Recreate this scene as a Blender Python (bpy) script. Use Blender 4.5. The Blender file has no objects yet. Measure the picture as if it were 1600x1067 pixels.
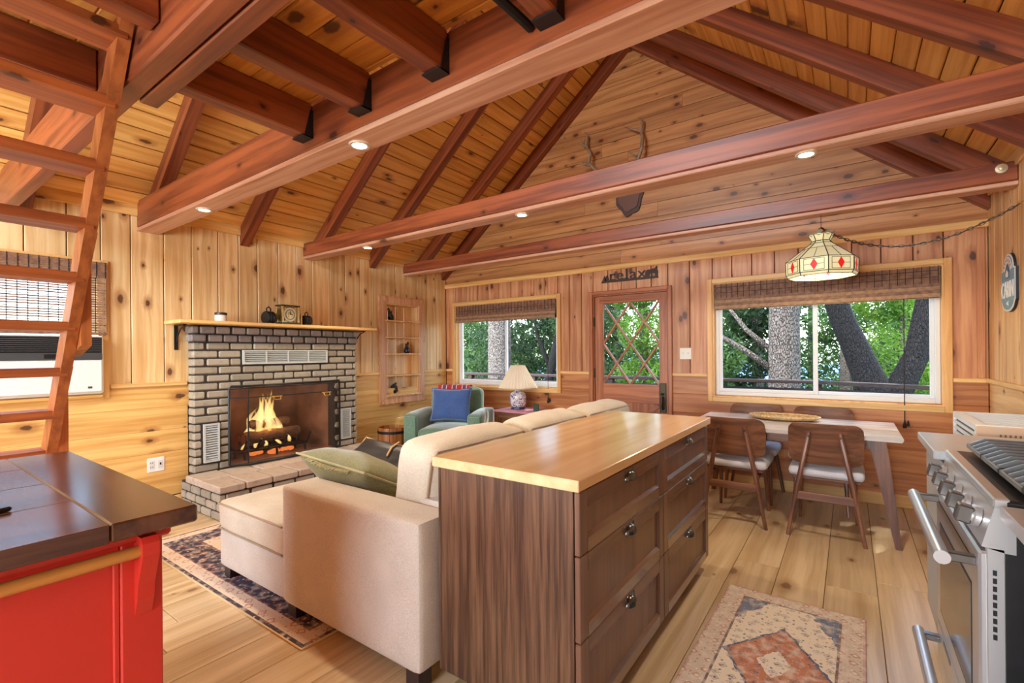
import bpy, bmesh, math, random
from mathutils import Vector, Matrix, noise as mnoise
random.seed(7)
sc = bpy.context.scene
COL = sc.collection
PI = math.pi

# ------------------------------------------------------------------ camera
XL, XR, YB, YF = -4.84, 0.88, 5.12, -2.6        # inner faces of the room
XM = (XL + XR) / 2                              # ridge line
ZW, SL = 2.56, 0.815                            # ceiling height at the eaves, roof slope
ZR = ZW + (XM - XL) * SL
CAM_H = 1.32
F_PX, CY, YAW, ROLL = 739.8, 551.3, 0.6193, 0.0081
cam_d = bpy.data.cameras.new('camera')
cam_d.sensor_fit = 'HORIZONTAL'
cam_d.sensor_width = 36.0
cam_d.lens = 36.0 * F_PX / 1600.0
cam_d.shift_y = (CY - 533.5) / 1600.0
cam_d.clip_start = 0.02
cam_d.clip_end = 500
cam = bpy.data.objects.new('camera', cam_d)
COL.objects.link(cam)
cam.matrix_world = (Matrix.Translation((0, 0, CAM_H)) @ Matrix.Rotation(YAW, 4, 'Z')
                    @ Matrix.Rotation(PI / 2, 4, 'X') @ Matrix.Rotation(-ROLL, 4, 'Z'))
sc.camera = cam

# ------------------------------------------------------------------ world, sun, exposure
w = bpy.data.worlds.new('world')
sc.world = w
w.use_nodes = True
wn = w.node_tree
wn.nodes.clear()
bg = wn.nodes.new('ShaderNodeBackground')
wo = wn.nodes.new('ShaderNodeOutputWorld')
sky = wn.nodes.new('ShaderNodeTexSky')
sky.sky_type = 'NISHITA'
sky.sun_disc = False
sky.sun_elevation = math.radians(52)
sky.sun_rotation = math.radians(200)
sky.air_density = 1.0
sky.dust_density = 1.5
wn.links.new(sky.outputs[0], bg.inputs[0])
wn.links.new(bg.outputs[0], wo.inputs[0])
bg.inputs[1].default_value = 1.15
sun_d = bpy.data.lights.new('sun', 'SUN')
sun_d.energy = 4.5
sun_d.angle = math.radians(2.0)
sun_d.color = (1.0, 0.95, 0.86)
sun = bpy.data.objects.new('sun', sun_d)
COL.objects.link(sun)
sun.rotation_euler = (math.radians(-36), math.radians(12), 0)   # from behind the house, high

sc.view_settings.view_transform = 'Standard'
sc.view_settings.look = 'None'
sc.view_settings.gamma = 1.0
sc.view_settings.use_curve_mapping = False
sc.view_settings.exposure = 0.55
sc.cycles.max_bounces = 8
sc.cycles.diffuse_bounces = 6
sc.cycles.glossy_bounces = 3
sc.cycles.transmission_bounces = 6
sc.cycles.transparent_max_bounces = 16
sc.cycles.caustics_reflective = False
sc.cycles.caustics_refractive = False
sc.cycles.sample_clamp_indirect = 4.0

def area(name, loc, rot, sx, sy, power, color=(1, 1, 1), spread=PI):
    d = bpy.data.lights.new(name, 'AREA')
    d.shape = 'RECTANGLE'
    d.size, d.size_y = sx, sy
    d.energy = power
    d.color = color
    d.spread = spread
    o = bpy.data.objects.new(name, d)
    COL.objects.link(o)
    o.location = loc
    o.rotation_euler = rot
    return o
# added fill lights in invented windows behind the camera (openings are built below)
FILL_COL = (0.82, 0.92, 1.0)
area('fill_light_kitchen', (-0.85, YF + 0.03, 1.45), (PI / 2, 0, 0), 1.9, 1.1, 85, FILL_COL)
area('fill_light_dining', (-3.4, YF + 0.03, 1.45), (PI / 2, 0, 0), 1.9, 1.1, 95, FILL_COL)
area('fill_light_loft', (XM, YF + 0.03, 3.55), (PI / 2, 0, 0), 2.0, 1.1, 140, FILL_COL)

# ------------------------------------------------------------------ helpers
def lin(v):
    v /= 255.0
    return v / 12.92 if v <= 0.04045 else ((v + 0.055) / 1.055) ** 2.4
def C(r, g, b):
    return (lin(r), lin(g), lin(b), 1.0)

class MB:
    """collects geometry for one mesh"""
    def __init__(self):
        self.v, self.f = [], []
    def add(self, vs, fs, M=None):
        n = len(self.v)
        self.v += [tuple(M @ Vector(p)) for p in vs] if M else [tuple(p) for p in vs]
        self.f += [tuple(i + n for i in q) for q in fs]
        return self
    def box(self, x0, y0, z0, x1, y1, z1, b=0.0, M=None):
        x0, x1 = min(x0, x1), max(x0, x1)
        y0, y1 = min(y0, y1), max(y0, y1)
        z0, z1 = min(z0, z1), max(z0, z1)
        b = min(b, (x1 - x0) * .45, (y1 - y0) * .45, (z1 - z0) * .45)
        if b <= 0:
            vs = [(x, y, z) for x in (x0, x1) for y in (y0, y1) for z in (z0, z1)]
            fs = [(0, 1, 3, 2), (4, 6, 7, 5), (0, 4, 5, 1), (2, 3, 7, 6), (0, 2, 6, 4), (1, 5, 7, 3)]
            return self.add(vs, fs, M)
        X, Y, Z = (x0, x1), (y0, y1), (z0, z1)
        vs, idx = [], {}
        for i in (0, 1):
            for j in (0, 1):
                for k in (0, 1):
                    dx, dy, dz = (b, -b)[i], (b, -b)[j], (b, -b)[k]
                    for a, p in (('x', (X[i], Y[j] + dy, Z[k] + dz)), ('y', (X[i] + dx, Y[j], Z[k] + dz)), ('z', (X[i] + dx, Y[j] + dy, Z[k]))):
                        idx[(i, j, k, a)] = len(vs)
                        vs.append(p)
        g = lambda i, j, k, a: idx[(i, j, k, a)]
        fs = []
        for s in (0, 1):
            q = [g(s, 0, 0, 'x'), g(s, 1, 0, 'x'), g(s, 1, 1, 'x'), g(s, 0, 1, 'x')]
            fs.append(q if s else q[::-1])
            q = [g(0, s, 0, 'y'), g(0, s, 1, 'y'), g(1, s, 1, 'y'), g(1, s, 0, 'y')]
            fs.append(q if s else q[::-1])
            q = [g(0, 0, s, 'z'), g(1, 0, s, 'z'), g(1, 1, s, 'z'), g(0, 1, s, 'z')]
            fs.append(q if s else q[::-1])
        for i in (0, 1):
            for j in (0, 1):
                q = [g(i, j, 0, 'x'), g(i, j, 1, 'x'), g(i, j, 1, 'y'), g(i, j, 0, 'y')]
                fs.append(q if i != j else q[::-1])
                q = [g(i, 0, j, 'x'), g(i, 1, j, 'x'), g(i, 1, j, 'z'), g(i, 0, j, 'z')]
                fs.append(q if i == j else q[::-1])
                q = [g(0, i, j, 'y'), g(1, i, j, 'y'), g(1, i, j, 'z'), g(0, i, j, 'z')]
                fs.append(q if i != j else q[::-1])
                for k in (0, 1):
                    q = [g(i, j, k, 'x'), g(i, j, k, 'y'), g(i, j, k, 'z')]
                    fs.append(q if (i + j + k) % 2 else q[::-1])
        return self.add(vs, fs, M)
    def prism(self, poly, d, a0, a1, M=None):
        """polygon in the plane across axis d ('x': (y,z), 'y': (x,z), 'z': (x,y)) extruded from a0 to a1"""
        P = {'x': lambda p, a: (a, p[0], p[1]), 'y': lambda p, a: (p[0], a, p[1]), 'z': lambda p, a: (p[0], p[1], a)}[d]
        n = len(poly)
        vs = [P(p, a0) for p in poly] + [P(p, a1) for p in poly]
        fs = [tuple(range(n))[::-1], tuple(range(n, 2 * n))]
        fs += [(i, (i + 1) % n, n + (i + 1) % n, n + i) for i in range(n)]
        return self.add(vs, fs, M)
    def tube(self, pts, r, n=8, M=None, cap=True, flat=1.0):
        pts = [Vector(p) for p in pts]
        rs = r if isinstance(r, (list, tuple)) else [r] * len(pts)
        vs, fs = [], []
        t0 = (pts[1] - pts[0]).normalized()
        up = Vector((0, 0, 1)) if abs(t0.z) < .9 else Vector((1, 0, 0))
        for i, p in enumerate(pts):
            t = (pts[min(i + 1, len(pts) - 1)] - pts[max(i - 1, 0)]).normalized()
            s = t.cross(up)
            if s.length < 1e-5:
                s = Vector((1, 0, 0))
            s.normalize()
            u = s.cross(t).normalized()
            up = u
            for k in range(n):
                a = 2 * PI * k / n + PI / n
                vs.append(p + (s * math.cos(a) + u * math.sin(a) * flat) * rs[i])
        for i in range(len(pts) - 1):
            for k in range(n):
                fs.append((i * n + k, i * n + (k + 1) % n, (i + 1) * n + (k + 1) % n, (i + 1) * n + k))
        if cap:
            fs.append(tuple(range(n))[::-1])
            fs.append(tuple(range((len(pts) - 1) * n, len(pts) * n)))
        return self.add(vs, fs, M)
    def lathe(self, prof, n=16, M=None, c=(0, 0), cap=True, wob=None):
        vs, fs = [], []
        for r, z in prof:
            for k in range(n):
                a = 2 * PI * k / n
                rr = r * (wob(a, z) if wob else 1)
                vs.append((c[0] + rr * math.cos(a), c[1] + rr * math.sin(a), z))
        for i in range(len(prof) - 1):
            for k in range(n):
                fs.append((i * n + k, i * n + (k + 1) % n, (i + 1) * n + (k + 1) % n, (i + 1) * n + k))
        if cap:
            fs.append(tuple(range(n))[::-1])
            fs.append(tuple(range((len(prof) - 1) * n, len(prof) * n)))
        return self.add(vs, fs, M)
    def soft(self, x0, y0, z0, x1, y1, z1, r=0.04, puff=(0, 0, 0), seg=10, wr=0.0, seed=0, M=None, wf=7.0):
        """cushion: rounded box with bulging faces and soft wrinkles"""
        c = Vector(((x0 + x1) / 2, (y0 + y1) / 2, (z0 + z1) / 2))
        h = Vector((abs(x1 - x0) / 2, abs(y1 - y0) / 2, abs(z1 - z0) / 2))
        r = min(r, h.x, h.y, h.z)
        core = Vector((h.x - r, h.y - r, h.z - r))
        key, vs, fs = {}, [], []
        def vert(p):
            k = (round(p[0], 5), round(p[1], 5), round(p[2], 5))
            if k not in key:
                q = Vector((p[0] * h.x, p[1] * h.y, p[2] * h.z))
                b = Vector((max(-core.x, min(core.x, q.x)), max(-core.y, min(core.y, q.y)), max(-core.z, min(core.z, q.z))))
                d = q - b
                if d.length > 1e-6:
                    q = b + d.normalized() * r
                fx, fy, fz = 1 - p[0] ** 2, 1 - p[1] ** 2, 1 - p[2] ** 2
                q.x += (puff[0] * fy * fz) * p[0]
                q.y += (puff[1] * fx * fz) * p[1]
                q.z += (puff[2] * fx * fy) * p[2]
                if wr:
                    nn = mnoise.noise(Vector((q.x * wf + seed * 3.1, q.y * wf, q.z * wf)))
                    q += (d.normalized() if d.length > 1e-6 else Vector((0, 0, 1))) * nn * wr
                key[k] = len(vs)
                vs.append(q + c)
            return key[k]
        # denser near the edges
        t = [math.sin((-1 + 2 * i / seg) * PI / 2) for i in range(seg + 1)]
        for ax in range(3):
            for s in (-1, 1):
                for i in range(seg):
                    for j in range(seg):
                        q = []
                        for a, b in ((t[i], t[j]), (t[i + 1], t[j]), (t[i + 1], t[j + 1]), (t[i], t[j + 1])):
                            p = [0, 0, 0]
                            p[ax] = s
                            p[(ax + 1) % 3] = a
                            p[(ax + 2) % 3] = b
                            q.append(vert(p))
                        fs.append(q if s > 0 else q[::-1])
        return self.add(vs, fs, M)

def fix_normals(me):
    bm = bmesh.new()
    bm.from_mesh(me)
    bmesh.ops.recalc_face_normals(bm, faces=bm.faces)
    bm.to_mesh(me)
    bm.free()
def obj(name, mb, mat, parent=None, smooth=False, loc=None, rot=None, kind=None, label=None):
    me = bpy.data.meshes.new(name)
    me.from_pydata(mb.v, [], mb.f)
    me.materials.append(mat)
    if len(mb.f) < 6000:
        fix_normals(me)
    if smooth:
        me.polygons.foreach_set('use_smooth', [True] * len(me.polygons))
        if smooth != 'all':
            try:
                me.set_sharp_from_angle(angle=math.radians(38))
            except Exception:
                pass
    me.update()
    o = bpy.data.objects.new(name, me)
    COL.objects.link(o)
    if parent:
        o.parent = parent
    if loc:
        o.location = loc
    if rot:
        o.rotation_euler = rot
    if kind:
        o['kind'] = kind
    if label:
        o['label'] = label
    return o
def tag(o, label, cat, group=None, kind=None):
    o['label'] = label
    o['category'] = cat
    if group:
        o['group'] = group
    if kind:
        o['kind'] = kind
    return o
def thing(name, label, cat, loc=(0, 0, 0), rz=0.0, group=None):
    o = bpy.data.objects.new(name, None)
    COL.objects.link(o)
    o.location = loc
    o.rotation_euler = (0, 0, rz)
    o.empty_display_size = 0.1
    return tag(o, label, cat, group)
def struct(o, label):
    o['kind'] = 'structure'
    o['label'] = label
    return o
def copy_tree(o, parent=None):
    c = o.copy()
    COL.objects.link(c)
    c.parent = parent
    for ch in list(o.children):
        copy_tree(ch, c)
    return c
_cache = {}
def piece(name, size, b, mat, parent, loc, rot=None):
    """a small block that shares its mesh with all blocks of the same size"""
    k = (round(size[0], 3), round(size[1], 3), round(size[2], 3), b, mat.name)
    if k not in _cache:
        mb = MB().box(-k[0] / 2, -k[1] / 2, -k[2] / 2, k[0] / 2, k[1] / 2, k[2] / 2, b)
        me = bpy.data.meshes.new(name)
        me.from_pydata(mb.v, [], mb.f)
        me.materials.append(mat)
        fix_normals(me)
        _cache[k] = me
    o = bpy.data.objects.new(name, _cache[k])
    COL.objects.link(o)
    o.parent = parent
    o.location = loc
    if rot:
        o.rotation_euler = rot
    return o

# ------------------------------------------------------------------ materials
def new_mat(name):
    m = bpy.data.materials.new(name)
    m.use_nodes = True
    nt = m.node_tree
    b = nt.nodes['Principled BSDF']
    return m, nt, b
def plain(name, col, rough=.5, metal=0.0, spec=.5, noise=0.0, nscale=40, bump=0.0, bscale=200, sheen=0.0, emit=None, estr=0.0):
    m, nt, b = new_mat(name)
    b.inputs['Base Color'].default_value = col
    b.inputs['Roughness'].default_value = rough
    b.inputs['Metallic'].default_value = metal
    b.inputs['Specular IOR Level'].default_value = spec
    if sheen:
        b.inputs['Sheen Weight'].default_value = sheen
    if emit:
        b.inputs['Emission Color'].default_value = emit
        b.inputs['Emission Strength'].default_value = estr
    if noise:
        g = nt.nodes.new('ShaderNodeNewGeometry')
        n = nt.nodes.new('ShaderNodeTexNoise')
        n.inputs['Scale'].default_value = nscale
        n.inputs['Detail'].default_value = 4
        nt.links.new(g.outputs['Position'], n.inputs['Vector'])
        h = nt.nodes.new('ShaderNodeHueSaturation')
        mr = nt.nodes.new('ShaderNodeMapRange')
        mr.inputs[1].default_value, mr.inputs[2].default_value = .3, .7
        mr.inputs[3].default_value, mr.inputs[4].default_value = 1 - noise, 1 + noise
        nt.links.new(n.outputs['Fac'], mr.inputs[0])
        nt.links.new(mr.outputs[0], h.inputs['Value'])
        h.inputs['Color'].default_value = col
        nt.links.new(h.outputs[0], b.inputs['Base Color'])
    if bump:
        g = nt.nodes.new('ShaderNodeNewGeometry')
        n = nt.nodes.new('ShaderNodeTexNoise')
        n.inputs['Scale'].default_value = bscale
        n.inputs['Detail'].default_value = 3
        nt.links.new(g.outputs['Position'], n.inputs['Vector'])
        bp = nt.nodes.new('ShaderNodeBump')
        bp.inputs['Strength'].default_value = bump
        bp.inputs['Distance'].default_value = 0.004
        nt.links.new(n.outputs['Fac'], bp.inputs['Height'])
        nt.links.new(bp.outputs[0], b.inputs['Normal'])
    return m
def math_node(nt, op, a, b=None, clamp=False):
    n = nt.nodes.new('ShaderNodeMath')
    n.operation = op
    n.use_clamp = clamp
    for i, x in enumerate((a, b)):
        if x is None:
            continue
        if isinstance(x, (int, float)):
            n.inputs[i].default_value = x
        else:
            nt.links.new(x, n.inputs[i])
    return n.outputs[0]
def mixc(nt, fac, a, b):
    n = nt.nodes.new('ShaderNodeMix')
    n.data_type = 'RGBA'
    for s, x in ((n.inputs[0], fac), (n.inputs[6], a), (n.inputs[7], b)):
        if isinstance(x, (int, float)):
            s.default_value = x
        elif isinstance(x, tuple):
            s.default_value = x
        else:
            nt.links.new(x, s)
    return n.outputs[2]
def smooth(nt, x, lo, hi):
    n = nt.nodes.new('ShaderNodeMapRange')
    n.interpolation_type = 'SMOOTHSTEP'
    nt.links.new(x, n.inputs[0])
    for i, q in ((1, lo), (2, hi)):
        if isinstance(q, (int, float)):
            n.inputs[i].default_value = q
        else:
            nt.links.new(q, n.inputs[i])
    return n.outputs[0]
AX = {'x': 0, 'y': 1, 'z': 2}
def wood(name, light, dark, along, across, knots=0.0, knot_col=C(70, 38, 22), halo=C(150, 85, 40), rough=.42, var=.10, gs=1.0, kd=1.0, bump=.15, ring=.22, coat=0.0, pitched=False):
    """boards: streaks along one axis, knots in the board's plane, every object shifted and toned on its own"""
    m, nt, b = new_mat(name)
    L = nt.links.new
    geo = nt.nodes.new('ShaderNodeNewGeometry')
    oi = nt.nodes.new('ShaderNodeObjectInfo')
    off = nt.nodes.new('ShaderNodeVectorMath')
    off.operation = 'MULTIPLY_ADD'
    cv = nt.nodes.new('ShaderNodeCombineXYZ')
    for i in range(3):
        L(oi.outputs['Random'], cv.inputs[i])
    L(cv.outputs[0], off.inputs[0])
    off.inputs[1].default_value = (31.7, 47.3, 23.9)
    L(geo.outputs['Position'], off.inputs[2])
    sep = nt.nodes.new('ShaderNodeSeparateXYZ')
    L(off.outputs[0], sep.inputs[0])
    al, ac = sep.outputs[AX[along]], sep.outputs[AX[across]]
    oth = sep.outputs[3 - AX[along] - AX[across]]
    if pitched:      # members that follow the roof slope: height measured from the slope
        rs = nt.nodes.new('ShaderNodeSeparateXYZ')
        L(geo.outputs['Position'], rs.inputs[0])
        oth = math_node(nt, 'ADD', rs.outputs[2], math_node(nt, 'MULTIPLY', math_node(nt, 'ABSOLUTE', math_node(nt, 'SUBTRACT', rs.outputs[0], XM)), SL))
        oth = math_node(nt, 'ADD', oth, math_node(nt, 'MULTIPLY', oi.outputs['Random'], 19.0))
    # knots
    kv = nt.nodes.new('ShaderNodeCombineXYZ')
    L(math_node(nt, 'MULTIPLY', al, 2.6 * kd), kv.inputs[0])
    L(math_node(nt, 'MULTIPLY', math_node(nt, 'ADD', ac, oth), 4.6 * kd), kv.inputs[1])
    vo = nt.nodes.new('ShaderNodeTexVoronoi')
    vo.voronoi_dimensions = '2D'
    vo.inputs['Scale'].default_value = 1.0
    kn_ = nt.nodes.new('ShaderNodeTexNoise')
    kn_.inputs['Scale'].default_value = 34
    L(off.outputs[0], kn_.inputs['Vector'])
    ka = nt.nodes.new('ShaderNodeVectorMath')
    ka.operation = 'MULTIPLY_ADD'
    L(kn_.outputs['Color'], ka.inputs[0])
    ka.inputs[1].default_value = (.07, .07, 0)
    L(kv.outputs[0], ka.inputs[2])
    L(ka.outputs[0], vo.inputs['Vector'])
    vs = nt.nodes.new('ShaderNodeSeparateColor')
    L(vo.outputs['Color'], vs.inputs[0])
    dist = vo.outputs['Distance']
    thr = math_node(nt, 'MULTIPLY', math_node(nt, 'SUBTRACT', vs.outputs[0], .32, True), .19 * max(knots, .001))
    # grain streaks, bent around the knots
    gv = nt.nodes.new('ShaderNodeCombineXYZ')
    bend = math_node(nt, 'MULTIPLY', smooth(nt, dist, .5, .0), .05 * ring)
    L(math_node(nt, 'MULTIPLY', al, .9 * gs), gv.inputs[0])
    L(math_node(nt, 'MULTIPLY', math_node(nt, 'ADD', ac, bend), 22 * gs), gv.inputs[1])
    L(math_node(nt, 'MULTIPLY', oth, 22 * gs), gv.inputs[2])
    n1 = nt.nodes.new('ShaderNodeTexNoise')
    n1.inputs['Scale'].default_value = 1.0
    n1.inputs['Detail'].default_value = 5
    n1.inputs['Roughness'].default_value = .6
    L(gv.outputs[0], n1.inputs['Vector'])
    g1 = smooth(nt, n1.outputs['Fac'], .32, .70)
    col = mixc(nt, g1, light, dark)
    # broad tone
    n2 = nt.nodes.new('ShaderNodeTexNoise')
    n2.inputs['Scale'].default_value = 1.6
    n2.inputs['Detail'].default_value = 2
    L(off.outputs[0], n2.inputs['Vector'])
    val = math_node(nt, 'ADD', math_node(nt, 'MULTIPLY', oi.outputs['Random'], 2 * var), 1 - var)
    val = math_node(nt, 'MULTIPLY', val, math_node(nt, 'ADD', math_node(nt, 'MULTIPLY', n2.outputs['Fac'], .24), .88))
    hs = nt.nodes.new('ShaderNodeHueSaturation')
    L(val, hs.inputs['Value'])
    L(col, hs.inputs['Color'])
    col = hs.outputs[0]
    if knots > 0:
        hl = smooth(nt, dist, math_node(nt, 'MULTIPLY', thr, 2.6), math_node(nt, 'MULTIPLY', thr, .9))
        col = mixc(nt, math_node(nt, 'MULTIPLY', hl, .55), col, halo)
        kn = smooth(nt, dist, thr, math_node(nt, 'MULTIPLY', thr, .55))
        col = mixc(nt, math_node(nt, 'MULTIPLY', kn, .85), col, knot_col)
    L(col, b.inputs['Base Color'])
    b.inputs['Roughness'].default_value = rough
    if coat:
        b.inputs['Coat Weight'].default_value = coat
        b.inputs['Coat Roughness'].default_value = .2
    if bump:
        bp = nt.nodes.new('ShaderNodeBump')
        bp.inputs['Strength'].default_value = bump
        bp.inputs['Distance'].default_value = .003
        L(n1.outputs['Fac'], bp.inputs['Height'])
        L(bp.outputs[0], b.inputs['Normal'])
    return m
def glass_mat(name, tint=(1, 1, 1, 1), gloss=.06, rough=.02):
    m = bpy.data.materials.new(name)
    m.use_nodes = True
    nt = m.node_tree
    nt.nodes.clear()
    o = nt.nodes.new('ShaderNodeOutputMaterial')
    t = nt.nodes.new('ShaderNodeBsdfTransparent')
    t.inputs[0].default_value = tint
    g = nt.nodes.new('ShaderNodeBsdfGlossy')
    g.inputs['Roughness'].default_value = rough
    mx = nt.nodes.new('ShaderNodeMixShader')
    mx.inputs[0].default_value = gloss
    nt.links.new(t.outputs[0], mx.inputs[1])
    nt.links.new(g.outputs[0], mx.inputs[2])
    nt.links.new(mx.outputs[0] if gloss > 0 else t.outputs[0], o.inputs[0])
    return m

PINE_L, PINE_D = C(236, 204, 150), C(208, 164, 104)
M_pine_v_left = wood('pine_left', PINE_L, PINE_D, 'z', 'y', knots=1.0)
M_pine_h_left = wood('pine_left_wainscot', C(232, 190, 116), C(204, 150, 78), 'y', 'z', knots=1.1)
M_pine_v_back = wood('pine_back_shaded', C(212, 158, 112), C(176, 112, 72), 'z', 'x', knots=1.25, knot_col=C(52, 28, 26))  # same pine as the left wall, backlit shade put into the colour
M_pine_h_back = wood('pine_back_wainscot_shaded', C(205, 140, 84), C(160, 92, 48), 'x', 'z', knots=1.0)  # darkened like the boards above, backlit shade in the colour
M_gable = wood('pine_gable', C(200, 142, 86), C(160, 102, 56), 'x', 'z', knots=1.2, kd=1.25)
M_pine_v_right = wood('pine_right', C(236, 196, 140), C(206, 152, 96), 'z', 'y', knots=1.0)
M_pine_h_right = wood('pine_right_wainscot', C(236, 198, 140), C(208, 158, 100), 'y', 'z', knots=.9)
M_deck_y = wood('roof_boards', C(240, 190, 108), C(214, 152, 74), 'y', 'x', knots=1.0, kd=.8)
M_deck_x = wood('loft_boards', C(232, 166, 80), C(200, 126, 52), 'x', 'y', knots=1.0, kd=.8)
BE_L, BE_D = C(148, 76, 40), C(98, 44, 24)
M_beam_x = wood('beam_stain_x', BE_L, BE_D, 'x', 'y', knots=.8, kd=.9, rough=.38, knot_col=C(52, 22, 14), halo=C(84, 38, 20))
M_soffit = wood('beam_soffit_lit', C(206, 158, 128), C(170, 112, 82), 'x', 'y', knots=.7, kd=.5, rough=.4)  # paler than the beams: light from below put into the colour
M_beam_y = wood('beam_stain_y', BE_L, BE_D, 'y', 'x', knots=.7, kd=.9, rough=.38, knot_col=C(52, 22, 14), halo=C(84, 38, 20))
M_rafter = wood('rafter_stain', BE_L, BE_D, 'x', 'y', knots=.7, kd=.9, rough=.42, pitched=True, knot_col=C(52, 22, 14), halo=C(84, 38, 20))
M_ladder = wood('ladder_wood', C(190, 110, 54), C(146, 76, 34), 'z', 'y', knots=.5, kd=.6)
M_ladder_y = wood('ladder_tread_wood', C(184, 102, 52), C(136, 68, 34), 'y', 'x', knots=.5, kd=.6)
M_floor = wood('oak_planks', C(218, 194, 154), C(184, 154, 112), 'y', 'x', knots=.95, knot_col=C(126, 92, 62), halo=C(160, 122, 82), rough=.3, kd=.72, gs=.7, bump=.08)
M_trim = wood('pine_trim', C(240, 200, 134), C(214, 164, 92), 'x', 'z', rough=.4)
M_trim_y = wood('pine_trim_y', C(240, 200, 134), C(214, 164, 92), 'y', 'z', rough=.4)
M_trim_z = wood('pine_trim_z', C(236, 190, 124), C(208, 152, 86), 'z', 'x', rough=.4)
M_slab = plain('wall_core', C(58, 40, 26), .9)
M_black = plain('black_metal', C(22, 22, 24), .45, spec=.4)
M_iron = plain('wrought_iron', C(36, 34, 34), .6, .6, bump=.2, bscale=120)
M_white_vinyl = plain('white_vinyl', C(226, 228, 228), .4)
M_white = plain('white_plastic', C(238, 238, 234), .4)
M_glass = glass_mat('window_glass', (.94, .97, .97, 1), gloss=0)

# ================================================================== THE SHELL
BT = 0.018                     # board thickness
def split_cols(t0, t1, width, cuts, jitter=.12):
    """column edges between t0 and t1, always broken at the edges of openings"""
    e = sorted(set([t0, t1] + [c for c in cuts if t0 < c < t1]))
    out = []
    for a, b in zip(e, e[1:]):
        n = max(1, round((b - a) / width))
        ws = [1 + random.uniform(-jitter, jitter) for _ in range(n)]
        s = sum(ws)
        t = a
        for wv in ws:
            out.append((t, t + (b - a) * wv / s))
            t += (b - a) * wv / s
    return out
def free_spans(lo, hi, a, b, openings):
    """spans of [lo,hi] that no opening covers for the strip a..b; openings are (t0,t1,s0,s1)"""
    sp = [(lo, hi)]
    for (t0, t1, s0, s1) in openings:
        if t0 < (a + b) / 2 < t1:
            nsp = []
            for p, q in sp:
                if s1 <= p or s0 >= q:
                    nsp.append((p, q))
                    continue
                if s0 > p + .004:
                    nsp.append((p, s0))
                if s1 < q - .004:
                    nsp.append((s1, q))
            sp = nsp
    return sp
def wall_boards(parent, plane, at, inward, t0, t1, z0, z1, width, vertical, openings, mat, name='board'):
    """boards of one wall: plane 'x' (wall at x=at, t=y) or 'y' (wall at y=at, t=x)"""
    g = .003
    cells = []
    if vertical:
        for a, b in split_cols(t0, t1, width, [c for o in openings for c in o[:2]]):
            for p, q in free_spans(z0, z1, a, b, openings):
                cells.append((a, b, p, q))
    else:
        op2 = [(o[2], o[3], o[0], o[1]) for o in openings]
        for a, b in split_cols(z0, z1, width, [], .03):
            for p, q in free_spans(t0, t1, a, b, op2):
                cells.append((p, q, a, b))
    for (a, b, p, q) in cells:
        prd = random.uniform(0, .0015)
        mb = MB()
        lo, hi = sorted((at, at - inward * BT))
        if plane == 'x':
            mb.box(lo + prd * (inward > 0) - prd * (inward < 0), a + g, p, hi + prd * inward, b - g, q, .004)
        else:
            mb.box(a + g, lo, p, b - g, hi + prd * inward, q, .004)
        obj(name, mb, mat, parent)
def wall_slab(name, plane, at, out, th, t0, t1, z0, z1, openings, label):
    """solid core behind the boards, pierced by the openings"""
    mb = MB()
    ts = sorted(set([t0, t1] + [c for o in openings for c in o[:2]]))
    for a, b in zip(ts, ts[1:]):
        for p, q in free_spans(z0, z1, a, b, openings):
            if plane == 'x':
                mb.box(at, a, p, at + out * th, b, q)
            else:
                mb.box(a, at, p, b, at + out * th, q)
    return struct(obj(name, mb, M_slab), label)

# ---- floor
mb = MB().box(XL - .1, YF - .1, -.12, XR + .1, YB + .1, -.012)
floor = struct(obj('floor', mb, plain('subfloor', C(70, 50, 34), .9)), 'light oak wide plank floor')
PWID = .236
x = XL
row = 0
while x < XR - .01:
    x1 = min(x + PWID, XR)
    y = YF - random.uniform(0, 1.3)
    while y < YB:
        ln = random.choice((1.25, 1.5, 1.85, 1.1))
        y1 = y + ln
        a, b2 = max(y, YF), min(y1, YB)
        if YB - b2 < .2:
            b2 = YB
        if b2 - a > .02:
            obj('plank', MB().box(x + .0012, a + .0012, -.012, x1 - .0012, b2 - .0012, random.uniform(-.0006, .0), .002), M_floor, floor)
        y = b2 if b2 > a else y1
        if b2 >= YB:
            break
    x = x1
    row += 1

# ---- left wall (fireplace wall)
RAIL = 1.07
OP_FIRE = (2.03, 3.21, .27, 1.03)
OP_NICHE = (4.00, 4.56, .78, 1.97)
OP_LWIN = (-.1, 1.17, 1.02, 2.03)
OPL = [OP_FIRE, OP_NICHE, OP_LWIN]
wl = wall_slab('wall_left', 'x', XL - BT, -1, .16, YF - .1, YB + .1, -.1, 2.62, OPL, 'knotty pine board wall behind the brick fireplace')
wall_boards(wl, 'x', XL, 1, YF, YB, RAIL, 2.62, .205, True, OPL, M_pine_v_left)
wall_boards(wl, 'x', XL, 1, YF, YB, .1, RAIL, .185, False, OPL + [(1.775, 3.44, 0, .9)], M_pine_h_left)
for a, b2 in ((YF, 1.76), (3.46, YB)):
    struct(obj('baseboard_left', MB().box(XL, a, 0, XL + .016, b2, .095, .004), M_trim_y), 'pale pine baseboard of the fireplace wall ' + ('beside the red cabinet' if a < 0 else 'beyond the fireplace'))
k = 0
for a, b2 in ((YF, -.15), (1.22, 1.762), (3.452, 3.885), (4.66, YB)):
    k += 1
    obj('chair_rail', MB().box(XL, a, RAIL - .012, XL + .024, b2, RAIL + .022, .005), M_trim_y, wl)
obj('eave_board', MB().box(XL, YF, 2.485, XL + .02, YB - .02, 2.575, .004), M_pine_h_left, wl)

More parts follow.
